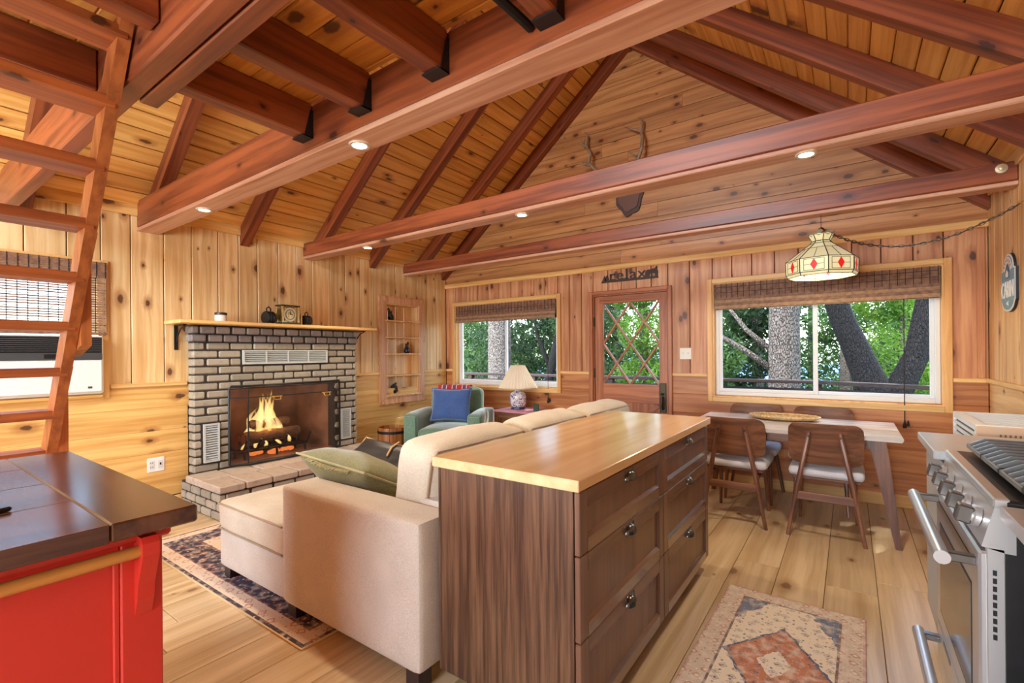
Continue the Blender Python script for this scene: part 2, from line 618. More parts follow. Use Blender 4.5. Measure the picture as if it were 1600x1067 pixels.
# ---- back wall (windows and door)
W1 = (-4.655, -2.95, .865, 2.0)
W2 = (-1.135, .62, .86, 2.005)
DO = (-2.465, -1.585, 0, 1.985)
OPB = [W1, W2, DO]
ZT = 2.32
wb = wall_slab('wall_back', 'y', YB + BT, 1, .14, XL - .1, XR + .1, -.1, ZT, OPB, 'knotty pine board wall with two windows and the door')
wall_boards(wb, 'y', YB, -1, XL, XR, RAIL, ZT, .19, True, OPB, M_pine_v_back)
wall_boards(wb, 'y', YB, -1, XL, XR, .1, RAIL, .185, False, OPB, M_pine_h_back)
for a, b2 in ((-2.91, -2.515), (-1.54, -1.185), (.67, XR)):
    obj('chair_rail', MB().box(a, YB - .022, RAIL - .012, b2, YB, RAIL + .022, .005), M_trim, wb)
obj('chair_rail', MB().box(XL, YB - .022, RAIL - .012, -4.70, YB, RAIL + .022, .005), M_trim, wb)
for a, b2, q in ((XL, -2.515, 'under the left window'), (-1.54, XR, 'behind the dining table')):
    struct(obj('baseboard_back', MB().box(a, YB - .016, 0, b2, YB, .105, .004), M_trim), 'pale wooden baseboard ' + q)
# gable above
gz = ZT
gm = MB()
zl = lambda xx: ZW + (min(xx - XL, XR - xx)) * SL
gm.prism([(XL - .1, ZT), (XR + .1, ZT), (XR + .1, ZW), (XM, ZR + .05), (XL - .1, ZW)], 'y', YB + BT, YB + .14)
wg = struct(obj('wall_gable', gm, M_slab), 'horizontal pine boards of the gable above the windows')
z = ZT
while z < ZR - .02:
    z1 = min(z + .158, ZR)
    pts = []
    e = .0022
    za, zb = z + e, z1 - e
    def xat(zz):
        return XL if zz <= ZW else XL + (zz - ZW) / SL
    xa, xb = xat(za), xat(zb)
    cuts = [None] if (XM - xa) < 1.2 else [random.uniform(-.6, .6)]
    c0 = cuts[0]
    poly = [(xa, za), (2 * XM - xa, za), (2 * XM - xb, zb), (xb, zb)]
    if za < ZW < zb:
        poly = [(XL, za), (XR, za), (XR, ZW), (2 * XM - xb, zb), (xb, zb), (XL, ZW)]
    if c0 is None:
        obj('board', MB().prism(poly, 'y', YB - random.uniform(0, .001), YB + BT), M_gable, wg)
    else:
        cx_ = XM + c0
        left = [(xa, za), (cx_ - .0012, za), (cx_ - .0012, zb)] + ([(xb, zb), (XL, ZW)] if za < ZW < zb else [(xb, zb)])
        right = [(cx_ + .0012, za), (2 * XM - xa, za)] + ([(XR, ZW), (2 * XM - xb, zb)] if za < ZW < zb else [(2 * XM - xb, zb)]) + [(cx_ + .0012, zb)]
        for pl in (left, right):
            obj('board', MB().prism(pl, 'y', YB - random.uniform(0, .001), YB + BT), M_gable, wg)
    z = z1
struct(obj('trim_1', MB().box(XL, YB - .028, ZT - .055, XR, YB, ZT + .005, .006), M_trim), 'pale trim strip running below the gable boards')

# ---- right wall (kitchen side)
wr = wall_slab('wall_right', 'x', XR + BT, 1, .12, YF - .1, YB + .1, -.1, 2.62, [], 'knotty pine kitchen wall with the cabin sign')
wall_boards(wr, 'x', XR, -1, YF, YB, RAIL, 2.62, .2, True, [], M_pine_v_right)
wall_boards(wr, 'x', XR, -1, YF, YB, .1, RAIL, .185, False, [], M_pine_h_right)
obj('chair_rail', MB().box(XR - .024, YF, RAIL - .012, XR, YB - .024, RAIL + .022, .005), M_trim_y, wr)
obj('eave_board', MB().box(XR - .02, YF, 2.485, XR, YB - .02, 2.575, .004), M_pine_h_right, wr)
obj('corner_post', MB().box(XR - .07, YB - .022, RAIL + .022, XR - .022, YB, ZT - .06, .004), M_pine_v_back, wr)
struct(obj('baseboard_right', MB().box(XR - .016, YF, 0, XR, YB - .02, .1, .004), M_trim_y), 'baseboard of the kitchen wall')

# ---- wall behind the camera, with openings invented for the added fill lights
KW = (-1.8, .1, .9, 2.0)
DW = (-4.35, -2.45, .9, 2.0)
wf = wall_slab('wall_front', 'y', YF, -1, .14, XL - .1, XR + .1, -.1, 2.7, [KW, DW], 'pine wall behind the viewer')
mbf = MB()
LW = (XM - 1.0, XM + 1.0, 3.0, 4.1)
for a, b2, p, q in ((XL, LW[0], 2.7, 5.2), (LW[1], XR, 2.7, 5.2), (LW[0], LW[1], 2.7, LW[2]), (LW[0], LW[1], LW[3], 5.2)):
    mbf.box(a, YF - .14, p, b2, YF, q)
obj('gable_core', mbf, M_slab, wf)
wall_boards(wf, 'y', YF, 1, XL, XR, .1, 2.7, .2, True, [KW, DW], M_pine_v_back)

# ---- roof: boards over rafters
rb = MB()
for s in (-1, 1):
    X = lambda d: XM + s * d
    W_ = XM - XL + .35
    rb.prism([(X(W_), ZR - W_ * SL + .02), (X(0), ZR + .02), (X(0), ZR + .14), (X(W_), ZR - W_ * SL + .14)], 'y', YF - .15, YB + .16)
ceil = struct(obj('ceiling', rb, plain('roof_core', C(52, 32, 18), .9)), 'pitched board ceiling on dark stained rafters and tie beams')
RAF = [-2.33, -1.56, -.80, -.03, .74, 1.50, 2.27, 3.04, 3.80, 4.56, 5.075]
th = math.atan(SL)
slope_len = (XM - XL) / math.cos(th)
nrow = 26
for s in (-1, 1):
    for i in range(nrow):
        d0, d1 = i / nrow * slope_len, (i + 1) / nrow * slope_len
        cuts = sorted(random.sample(RAF[1:-1], 2)) if i % 3 else [random.choice(RAF[3:-2])]
        if i % 3 and cuts[1] - cuts[0] < 1:
            cuts = cuts[:1]
        ys = [YF] + cuts + [YB]
        for a, b2 in zip(ys, ys[1:]):
            # local frame: along slope d, normal up
            mb = MB().box(d0 + .0035, a + .001, 0, d1 - .0035, b2 - .001, .02, .006)
            vs = []
            for (d, yy, n) in mb.v:
                xx = XM + s * (d * math.cos(th) + n * math.sin(th))
                zz = ZR - d * math.sin(th) + n * math.cos(th)
                vs.append((xx, yy, zz))
            mb.v = vs
            obj('ceiling_board', mb, M_deck_y, ceil)
def rafter(y, s, wd=.088, dp=.135):
    ez = dp / math.cos(th)
    W_ = XM - XL - .004
    poly = [(XM + s * W_, ZR - W_ * SL - ez), (XM + s * .02, ZR - .02 * SL - ez), (XM + s * .02, ZR - .02 * SL - .001), (XM + s * W_, ZR - W_ * SL - .001)]
    mb = MB().prism(poly, 'y', y - wd / 2, y + wd / 2)
    return obj('rafter', mb, M_rafter, ceil)
for y in RAF:
    for s in (-1, 1):
        rafter(y, s)
obj('ridge_board', MB().box(XM - .02, YF, ZR - .2, XM + .02, YB - .001, ZR - .005, .004), M_beam_y, ceil)

# ---- tie beams, loft joists and loft deck
def beam(y0, y1, z0, z1, lip=True):
    mb = MB().box(XL + .001, y0, z0 + (.03 if lip else 0), XR - .001, y1, z1, .007)
    o = obj('tie_beam', mb, M_beam_x, ceil)
    if lip:
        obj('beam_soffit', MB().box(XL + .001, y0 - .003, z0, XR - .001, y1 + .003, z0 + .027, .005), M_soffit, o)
    return o
beam(.62, .695, 2.36, 2.62, False)
obj('ledger', MB().box(-2.37, .70, 2.36, XR - .001, .765, 2.44, .005), M_beam_x, ceil)
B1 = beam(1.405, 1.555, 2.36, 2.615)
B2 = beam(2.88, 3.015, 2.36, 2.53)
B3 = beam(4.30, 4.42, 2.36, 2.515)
M_hanger = plain('joist_hanger_steel', C(52, 46, 44), .5, .7)
for x in (-2.30, -1.83, -1.345, -.82, -.30, .22, .72):
    j = obj('joist', MB().box(x - .042, .70, 2.445, x + .042, 1.402, 2.615, .006), M_beam_y, ceil)
    hm = MB()
    hm.box(x - .048, 1.345, 2.436, x + .048, 1.403, 2.443)
    for s in (-1, 1):
        hm.prism([(1.355, 2.437), (1.403, 2.437), (1.403, 2.58), (1.39, 2.58)], 'x', x + s * .0425, x + s * .048)
    obj('joist_hanger', hm, M_hanger, j)
    obj('joist_clip', MB().box(x - .046, .766, 2.437, x + .046, .79, 2.46), plain('zinc', C(150, 146, 136), .4, .8) if 'zinc' not in bpy.data.materials else bpy.data.materials['zinc'], j)
for x in (-2.62, -1.93, -1.40, -.87, -.34, .19, .70):
    obj('joist', MB().box(x - .042, YF, 2.445, x + .042, .618, 2.615, .006), M_beam_y, ceil)
y = YF
while y < 1.40:
    y1 = min(y + .137, 1.405)
    x0 = -2.68 if y1 < .70 else -2.345
    obj('loft_board', MB().box(x0, y + .002, 2.617, XR - .002, y1 - .002, 2.64, .004), M_deck_x, ceil)
    y = y1
obj('conduit', MB().tube([(-.93, .77, 2.46), (-.905, 1.36, 2.46), (-.905, 1.395, 2.46)], .017, 8), M_iron, ceil, smooth=True)

# ================================================================== WINDOWS, DOOR, BLINDS
M_reed = plain('bamboo_reed', C(136, 100, 78), .6, noise=.35, nscale=30)
M_reed_l = plain('bamboo_reed_pale', C(168, 132, 98), .6, noise=.3, nscale=30)
M_thread = plain('blind_thread', C(48, 34, 30), .8)
M_cord = plain('blind_cord', C(40, 34, 32), .8)

def window(idx, op, label):
    x0, x1, z0, z1 = op
    mb = MB()
    # jamb lining the opening
    for a in ((x0, x0 + .012), (x1 - .012, x1)):
        mb.box(a[0], YB - .004, z0, a[1], YB + .15, z1)
    mb.box(x0 + .012, YB - .004, z0, x1 - .012, YB + .15, z0 + .012)
    mb.box(x0 + .012, YB - .004, z1 - .012, x1 - .012, YB + .15, z1)
    wo_ = struct(obj('window_%d' % idx, mb, M_trim_z), label)
    cw = .05
    for nm, bx in (('casing', (x0 - cw, z0 - cw, x0, z1 + cw)), ('casing', (x1, z0 - cw, x1 + cw, z1 + cw))):
        obj(nm, MB().box(bx[0], YB - .024, bx[1], bx[2], YB - .002, bx[3], .005), M_trim_z, wo_)
    for bx in ((x0, z1, x1, z1 + cw), (x0, z0 - cw, x1, z0)):
        obj('casing', MB().box(bx[0], YB - .024, bx[1], bx[2], YB - .002, bx[3], .005), M_trim, wo_)
    # vinyl slider: outer frame, two sashes
    fx0, fx1, fz0, fz1 = x0 + .013, x1 - .013, z0 + .013, z1 - .013
    f = MB()
    for q in ((fx0, fz0, fx0 + .035, fz1), (fx1 - .035, fz0, fx1, fz1), (fx0 + .035, fz0, fx1 - .035, fz0 + .04), (fx0 + .035, fz1 - .035, fx1 - .035, fz1)):
        f.box(q[0], YB + .06, q[1], q[2], YB + .13, q[3], .004)
    obj('window_frame', f, M_white_vinyl, wo_)
    mid = (fx0 + fx1) / 2
    for a, b2, yy in ((fx0 + .035, mid + .02, YB + .075), (mid - .02, fx1 - .035, YB + .105)):
        s = MB()
        za, zb = fz0 + .04, fz1 - .035
        for q in ((a, za, a + .03, zb), (b2 - .03, za, b2, zb), (a + .03, za, b2 - .03, za + .03), (a + .03, zb - .03, b2 - .03, zb)):
            s.box(q[0], yy - .012, q[1], q[2], yy + .012, q[3], .003)
        so = obj('sash', s, M_white_vinyl, wo_)
        obj('pane', MB().box(a + .028, yy - .002, za + .028, b2 - .028, yy + .002, zb - .028), M_glass, so)
    return wo_
window(1, W1, 'white sliding window in pine casing behind the armchair')
window(2, W2, 'wide white sliding window in pine casing over the dining table')

def reeds(x0, x1, z0, z1, y, pitch=.0105, h=.009, th_=.004, axis='y', bulge=None):
    mb = MB()
    z = z0
    i = 0
    while z < z1 - .002:
        yo = y + (bulge((z - z0) / (z1 - z0)) if bulge else 0)
        hh = min(h, z1 - z) * (1 if i % 5 else .6)
        if axis == 'y':
            mb.box(x0, yo - th_ / 2, z, x1, yo + th_ / 2, z + hh)
        else:
            mb.box(yo - th_ / 2, x0, z, yo + th_ / 2, x1, z + hh)
        z += pitch
        i += 1
    return mb
def threads(x0, x1, z0, z1, y, step=.05, axis='y', wd=.004):
    mb = MB()
    n = max(2, round((x1 - x0) / step))
    for i in range(n + 1):
        x = x0 + .012 + (x1 - x0 - .024) * i / n
        if axis == 'y':
            mb.box(x - wd / 2, y - .0015, z0, x + wd / 2, y + .0015, z1)
        else:
            mb.box(y - .0015, x - wd / 2, z0, y + .0015, x + wd / 2, z1)
    return mb
def raised_blind(op, zb, label, cord_x, cord_z):
    x0, x1, z0, z1 = op
    x0 += .02
    x1 -= .02
    t = thing('bamboo_blind', label, 'blind', ((x0 + x1) / 2, YB, z1))
    cx_ = (x0 + x1) / 2
    def shift(mb):
        mb.v = [(p[0] - cx_, p[1] - YB, p[2] - z1) for p in mb.v]
        return mb
    obj('head_rail', shift(MB().box(x0, YB + .005, z1 - .035, x1, YB + .05, z1 - .006, .003)), M_reed, t)
    zm = zb + (z1 - zb) * .42
    obj('valance', shift(reeds(x0, x1, zm, z1 - .006, YB - .002)), M_reed, t, kind='stuff', label='woven bamboo reeds of the valance')
    obj('valance_thread', shift(threads(x0, x1, zm, z1 - .006, YB - .0055, .052)), M_thread, t)
    # gathered folds under the valance
    obj('liner', shift(MB().box(x0 + .004, YB + .02, zb + .004, x1 - .004, YB + .024, z1 - .036)), M_thread, t)
    nf = 4
    for i in range(nf):
        za = zb + (zm - zb) * i / nf
        zc = zb + (zm - zb) * (i + 1) / nf + .012
        bul = lambda q, i=i: -.022 * math.sin(q * PI) - .006 * (nf - i)
        obj('blind_fold', shift(reeds(x0 + .004, x1 - .004, za, zc, YB + .014, .0085, .0082, .006, bulge=bul)), M_reed if i % 2 else M_reed_l, t, kind='stuff')
    obj('pull_cord', shift(MB().tube([(cord_x, YB - .018, zb + .03), (cord_x, YB - .020, cord_z)], .0035, 6)), M_cord, t)
    tm = MB().lathe([(.002, cord_z - .075), (.014, cord_z - .07), (.012, cord_z - .045), (.006, cord_z - .02), (.003, cord_z)], 10, c=(cord_x, YB - .020))
    tm.lathe([(.003, cord_z - .055), (.011, cord_z - .05), (.006, cord_z - .015), (.002, cord_z - .005)], 8, c=(cord_x + .022, YB - .026))
    obj('tassel', shift(tm), M_cord, t, smooth=True)
    return t
raised_blind(W1, 1.755, 'raised brown bamboo blind on the window behind the table lamp', -3.085, .76)
raised_blind(W2, 1.735, 'raised brown bamboo blind on the wide dining window', .37, .74)

# ---- small window of the left wall with lowered blind
y0, y1, z0, z1 = OP_LWIN
jm = MB()
for a in ((y0, y0 + .02), (y1 - .02, y1)):
    jm.box(XL - .17, a[0], z0, XL + .006, a[1], z1)
jm.box(XL - .17, y0, z1 - .02, XL + .006, y1, z1)
jm.box(XL - .17, y0, z0, XL + .006, y1, z0 + .02)
w3 = struct(obj('window_3', jm, M_trim_y), 'small window above the air conditioner beside the ladder')
cs = MB().box(XL - .001, y1, z0 - .04, XL + .02, y1 + .045, z1 + .05, .004)
obj('casing', cs, M_trim_z, w3)
obj('casing', MB().box(XL - .001, y0 - .05, z0 - .04, XL + .02, y0, z1 + .05, .004), M_trim_z, w3)
obj('casing', MB().box(XL - .001, y0, z1, XL + .02, y1, z1 + .05, .004), M_trim_y, w3)
obj('window_frame', MB().box(XL - .13, y0 + .02, 1.5, XL - .09, y0 + .06, z1 - .02).box(XL - .13, y1 - .06, 1.5, XL - .09, y1 - .02, z1 - .02).box(XL - .13, y0 + .06, z1 - .06, XL - .09, y1 - .06, z1 - .02).box(XL - .13, y0 + .06, 1.5, XL - .09, y1 - .06, 1.54), M_white_vinyl, w3)
obj('pane', MB().box(XL - .112, y0 + .06, 1.54, XL - .108, y1 - .06, z1 - .06), M_glass, w3)
t = thing('bamboo_blind', 'lowered woven bamboo blind glowing with daylight behind the ladder', 'blind', (XL, .55, 2.06))
def sh(mb, o):
    mb.v = [(p[0] - o[0], p[1] - o[1], p[2] - o[2]) for p in mb.v]
    return mb
O_ = (XL, .55, 2.06)
obj('valance', sh(reeds(-.12, 1.2, 1.935, 2.06, XL + .034, axis='x'), O_), M_reed, t, kind='stuff')
obj('valance_thread', sh(threads(-.12, 1.2, 1.935, 2.06, XL + .038, .055, axis='x', wd=.005), O_), M_thread, t)
obj('reed_panel', sh(reeds(-.12, 1.195, 1.50, 1.935, XL + .028, .0185, .0105, axis='x'), O_), M_reed, t, kind='stuff', label='thin open bamboo reeds with daylight between')
obj('side_band', sh(reeds(1.135, 1.195, 1.50, 1.935, XL + .032, .011, .009, axis='x'), O_), M_reed_l, t, kind='stuff')
obj('reed_thread', sh(threads(-.12, 1.195, 1.50, 1.935, XL + .0315, .055, axis='x', wd=.005), O_), M_thread, t)
obj('bottom_bar', sh(MB().box(XL + .022, -.12, 1.487, XL + .038, 1.195, 1.505, .003), O_), M_reed, t)
# ---- air conditioner
M_acw = plain('ac_white', C(226, 226, 222), .45)
M_acd = plain('ac_charcoal', C(62, 64, 66), .5)
t = thing('air_conditioner', 'white through-wall air conditioner with charcoal grille under the bamboo blind', 'air conditioner', (XL, .5, 1.03))
O_ = (XL, .5, 1.03)
obj('body', sh(MB().box(XL - .12, -.09, 1.03, XL + .10, 1.16, 1.478, .012), O_), M_acw, t)
obj('front_panel', sh(MB().box(XL + .10, -.075, 1.045, XL + .118, 1.148, 1.29, .01), O_), M_acw, t)
obj('grille_back', sh(MB().box(XL + .10, -.075, 1.345, XL + .104, 1.148, 1.468), O_), M_black, t)
obj('control_strip', sh(MB().box(XL + .10, -.075, 1.293, XL + .116, 1.148, 1.348, .004), O_), M_acd, t)
for i in range(8):
    zz = 1.358 + i * .0145
    obj('louvre', sh(MB().box(XL + .103, -.07, zz, XL + .116, 1.143, zz + .006), O_), M_acd, t)
obj('display', sh(MB().box(XL + .116, .82, 1.305, XL + .118, .94, 1.337), O_), M_black, t)
for i in range(3):
    obj('button', sh(MB().box(XL + .116, .955, 1.304 + i * .012, XL + .119, .98, 1.312 + i * .012), O_), plain('grey_button_%d' % i, C(150, 152, 154), .5), t)
for yy in (.33, .93):
    obj('louvre_tab', sh(MB().box(XL + .114, yy, 1.388, XL + .124, yy + .05, 1.396), O_), plain('tab_grey', C(190, 190, 190), .4) if 'tab_grey' not in bpy.data.materials else bpy.data.materials['tab_grey'], t)
obj('badge', sh(MB().box(XL + .118, 1.06, 1.075, XL + .12, 1.085, 1.09), O_), M_acd, t)
obj('sill_ledge', MB().box(XL, -.1, .995, XL + .06, 1.165, 1.02, .006), M_pine_h_left, w3)

# ---- door
x0, x1, z0, z1 = DO
M_doorw = wood('door_wood', C(190, 120, 78), C(146, 80, 46), 'z', 'x', knots=0, rough=.38)
M_doorh = wood('door_wood_rail', C(190, 120, 78), C(146, 80, 46), 'x', 'z', knots=0, rough=.38)
dm = MB()
dm.box(x0 - .0, YB, 0, x0 + .012, YB + .15, z1).box(x1 - .012, YB, 0, x1, YB + .15, z1).box(x0 + .012, YB, z1 - .012, x1 - .012, YB + .15, z1)
d1 = struct(obj('door_1', dm, M_doorw), 'reddish wooden door with diamond lattice glass')
for q in ((x0 - .05, 0, x0, z1 + .045), (x1, 0, x1 + .045, z1 + .045)):
    obj('casing', MB().box(q[0], YB - .026, q[1], q[2], YB - .002, q[3], .006), M_doorw, d1)
obj('casing', MB().box(x0, YB - .026, z1, x1, YB - .002, z1 + .045, .006), M_doorh, d1)
LX0, LX1, LZ1 = x0 + .016, x1 - .016, z1 - .016
G = (-2.35, -1.69, .955, 1.885)
dy0, dy1 = YB + .012, YB + .052
lf = MB()
lf.box(LX0, dy0, .008, G[0], dy1, LZ1, .003).box(G[1], dy0, .008, LX1, dy1, LZ1, .003)
leaf = obj('door_leaf', lf, M_doorw, d1)
obj('top_rail', MB().box(G[0], dy0, G[3], G[1], dy1, LZ1, .003), M_doorh, leaf)
for i in range(3):
    obj('moulding', MB().box(LX0 + .06, dy0 - .006, LZ1 - .035 - i * .022, LX1 - .06, dy0, LZ1 - .02 - i * .022, .002), M_doorh, leaf)
obj('lock_rail', MB().box(G[0], dy0, .745, G[1], dy1, G[2], .003), M_doorh, leaf)
obj('bottom_rail', MB().box(G[0], dy0, .008, G[1], dy1, .20, .003), M_doorh, leaf)
obj('door_panel', MB().box(G[0], dy0 + .018, .20, G[1], dy1 - .01, .745), M_doorw, leaf)
for s in (1, -1):
    ax, bx = (G[0], G[1]) if s > 0 else (G[1], G[0])
    d = Vector((bx - ax, 0, .545)).normalized()
    n = Vector((-d.z, 0, d.x)) * .04
    A, B_ = Vector((ax, 0, .20)), Vector((bx, 0, .745))
    poly = [(p.x, p.z) for p in (A + n, A - n, B_ - n, B_ + n)]
    poly = [(min(max(px_, G[0]), G[1]), min(max(pz_, .2), .745)) for px_, pz_ in poly]
    obj('brace', MB().prism(poly, 'y', dy0 + (.002 if s > 0 else .006), dy0 + .02), M_doorh, leaf)
# lattice of diamonds and the panes between
gw, gh = G[1] - G[0], G[3] - G[2]
def clip(poly, nx, nz, c, keep_less):
    out = []
    for i in range(len(poly)):
        p, q = poly[i], poly[(i + 1) % len(poly)]
        dp, dq = nx * p[0] + nz * p[1] - c, nx * q[0] + nz * q[1] - c
        if not keep_less:
            dp, dq = -dp, -dq
        if dp <= 0:
            out.append(p)
        if dp * dq < 0:
            tt = dp / (dp - dq)
            out.append((p[0] + (q[0] - p[0]) * tt, p[1] + (q[1] - p[1]) * tt))
    return out
rect = [(G[0], G[2]), (G[1], G[2]), (G[1], G[3]), (G[0], G[3])]
bar = .016
un, vn = 2 / gw, 2 / gh
for sgn in (1, -1):
    # lines un*(x-G0) + sgn*vn*(z-G2) = k
    for kk in range(-2, 5):
        c = kk + un * G[0] + sgn * vn * G[2]
        hw = bar / 2 * math.hypot(un, vn)
        pl = clip(clip(rect, un, sgn * vn, c + hw, True), un, sgn * vn, c - hw, False)
        if len(pl) >= 3:
            obj('lattice_bar', MB().prism(pl, 'y', dy0 + (0 if sgn > 0 else .003), dy1 - .004), M_doorw, leaf)
for i in range(0, 4):
    for j in range(-2, 2):
        pl = rect
        for sgn, q in ((1, i), (-1, j)):
            c = q + un * G[0] + sgn * vn * G[2]
            pl = clip(pl, un, sgn * vn, c, False) if len(pl) >= 3 else []
            pl = clip(pl, un, sgn * vn, c + 1, True) if len(pl) >= 3 else []
        if len(pl) >= 3:
            obj('pane', MB().prism(pl, 'y', YB + .03, YB + .034), M_glass, leaf)
M_bronze = plain('antique_bronze', C(66, 58, 48), .4, .8, bump=.2, bscale=90)
hd = obj('handle_plate', MB().box(-1.685, dy0 - .01, .655, -1.612, dy0, .978, .004), M_bronze, leaf)
obj('thumb_latch', MB().tube([(-1.648, dy0 - .012, .86), (-1.648, dy0 - .045, .865), (-1.648, dy0 - .05, .85)], .009, 8), M_bronze, hd)
obj('door_pull', MB().tube([(-1.648, dy0 - .01, .83), (-1.648, dy0 - .05, .81), (-1.648, dy0 - .056, .76), (-1.648, dy0 - .05, .71), (-1.648, dy0 - .01, .69)], [.008, .010, .013, .010, .008], 8), M_bronze, hd, smooth=True)
for zz in (1.62, 1.02, .3):
    obj('hinge', MB().box(x0 + .002, YB - .006, zz, x0 + .018, YB + .012, zz + .11, .003), M_bronze, d1)

# ================================================================== FIREPLACE
def brick_mat(name, a, b2, dark):
    m, nt, b = new_mat(name)
    oi = nt.nodes.new('ShaderNodeObjectInfo')
    g = nt.nodes.new('ShaderNodeNewGeometry')
    n = nt.nodes.new('ShaderNodeTexNoise')
    n.inputs['Scale'].default_value = 22
    n.inputs['Detail'].default_value = 6
    nt.links.new(g.outputs['Position'], n.inputs['Vector'])
    c = mixc(nt, oi.outputs['Random'], a, b2)
    c = mixc(nt, math_node(nt, 'MULTIPLY', smooth(nt, n.outputs['Fac'], .5, .8), .6), c, dark)
    nt.links.new(c, b.inputs['Base Color'])
    b.inputs['Roughness'].default_value = .75
    bp = nt.nodes.new('ShaderNodeBump')
    bp.inputs['Strength'].default_value = .6
    bp.inputs['Distance'].default_value = .006
    nt.links.new(n.outputs['Fac'], bp.inputs['Height'])
    nt.links.new(bp.outputs[0], b.inputs['Normal'])
    return m
M_brick = brick_mat('painted_brick', C(172, 163, 144), C(146, 137, 120), C(108, 101, 90))
M_brickd = brick_mat('painted_brick_cornice', C(150, 142, 138), C(122, 116, 112), C(92, 88, 88))
M_hearth = brick_mat('hearth_brick', C(190, 174, 156), C(168, 148, 130), C(132, 114, 100))
M_mortar = plain('dark_mortar', C(54, 46, 40), .9, bump=.4, bscale=60)
FX = -4.69                                  # face of the chimney breast
FY0, FY1 = 1.765, 3.45
OPN = (2.065, 3.17, .28, 1.0)
fp = thing('brick_fireplace', 'taupe painted brick fireplace with raised hearth on the pine wall', 'fireplace', (XL, (FY0 + FY1) / 2, 0))
FO = (XL, (FY0 + FY1) / 2, 0)
core = MB()
cx0, cx1 = XL + .001, FX - .012
core.box(cx0, FY0 + .012, 0, cx1, OPN[0], 1.585).box(cx0, OPN[1], 0, cx1, FY1 - .012, 1.585)
core.box(cx0, OPN[0], OPN[3], cx1, OPN[1], 1.585).box(cx0, OPN[0], 0, cx1, OPN[1], OPN[2] - .01)
obj('mortar_core', sh(core, FO), M_mortar, fp)
VENTS = [(2.165, 3.075, 1.225, 1.375), (1.825, 1.975, .354, .712), (3.225, 3.37, .354, .712)]
HZ = .28
nrow, zc = 18, HZ
bh = (1.59 - HZ) / 18
def brick(y0, y1, z0, z1, xf, mat, depth=.05):
    s = (depth, y1 - y0, z1 - z0)
    o = piece('brick', s, .010, mat, fp, (xf - depth / 2 + random.uniform(-.004, .004) - FO[0], (y0 + y1) / 2 - FO[1], (z0 + z1) / 2 - FO[2]),
              (random.uniform(-.012, .012), 0, random.uniform(-.012, .012)))
    return o
blocked = VENTS + [OPN]
for r in range(18):
    za, zb = HZ + r * bh, HZ + (r + 1) * bh - .013
    cor = r >= 16
    ya0, ya1 = (FY0 - .02, FY1 + .02) if cor else (FY0, FY1)
    n = 13 if cor else 8.2
    wv = (ya1 - ya0) / n
    y = ya0 - (wv * .5 if r % 2 else 0)
    while y < ya1 - .01:
        a, b2 = max(y, ya0), min(y + wv - .013, ya1)
        y += wv
        segs = [(a, b2)]
        for (p, q, s0, s1) in blocked:
            if s0 < zb - .01 and s1 > za + .01:
                ns = []
                for u, v in segs:
                    if q <= u or p >= v:
                        ns.append((u, v))
                    else:
                        if p - u > .018:
                            ns.append((u, p - .004))
                        if v - q > .018:
                            ns.append((q + .004, v))
                segs = ns
        for u, v in segs:
            if v - u > .018:
                brick(round(u, 2), round(v, 2), round(za, 3), round(zb, 3), FX + (.022 if r == 17 else .012 if cor else 0), M_brickd if cor else M_brick)
    # returns on both sides of the breast
    for yy, s in ((FY0, 1), (FY1, -1)):
        o = piece('brick', (.12 if r % 2 else .10, .05, round(zb - za, 3)), .007, M_brickd if cor else M_brick, fp,
                  (FX - .062 - FO[0] - (0 if r % 2 else .008), yy + s * .022 - FO[1] - s * (.02 if cor else 0), (za + zb) / 2))
# reveals inside the opening
for r in range(10):
    za, zb = HZ + r * bh, HZ + (r + 1) * bh - .011
    for yy in (OPN[0] + .002, OPN[1] - .002):
        piece('brick', (.10, .05, round(zb - za, 3)), .007, M_brick, fp, (FX - .075 - FO[0], yy + (-.028 if yy < 2.5 else .028) - FO[1], (za + zb) / 2))
# firebox
M_fire_brick = plain('sooty_firebrick', C(140, 104, 80), .85, noise=.45, nscale=5, bump=.4, bscale=40)
fb = MB()
bx0, bx1 = -5.28, XL + .004
fb.box(bx0 - .03, OPN[0] + .12, .25, bx0, OPN[1] - .12, 1.3)
fb.add([(bx0, OPN[0] + .12, .25), (FX - .11, OPN[0] - .02, .25), (FX - .11, OPN[0] - .02, 1.05), (bx0, OPN[0] + .12, 1.3)], [(0, 1, 2, 3)])
fb.add([(bx0, OPN[1] - .12, .25), (FX - .11, OPN[1] + .02, .25), (FX - .11, OPN[1] + .02, 1.05), (bx0, OPN[1] - .12, 1.3)], [(3, 2, 1, 0)])
fb.add([(bx0, OPN[0] + .12, 1.3), (bx0, OPN[1] - .12, 1.3), (FX - .11, OPN[1] + .02, 1.02), (FX - .11, OPN[0] - .02, 1.02)], [(0, 1, 2, 3)])
fb.box(bx0, OPN[0] - .02, .24, FX - .05, OPN[1] + .02, .284)
obj('firebox', sh(fb, FO), M_fire_brick, fp)
obj('lintel', sh(MB().box(FX - .11, OPN[0], .995, FX - .02, OPN[1], 1.03), FO), M_iron, fp)
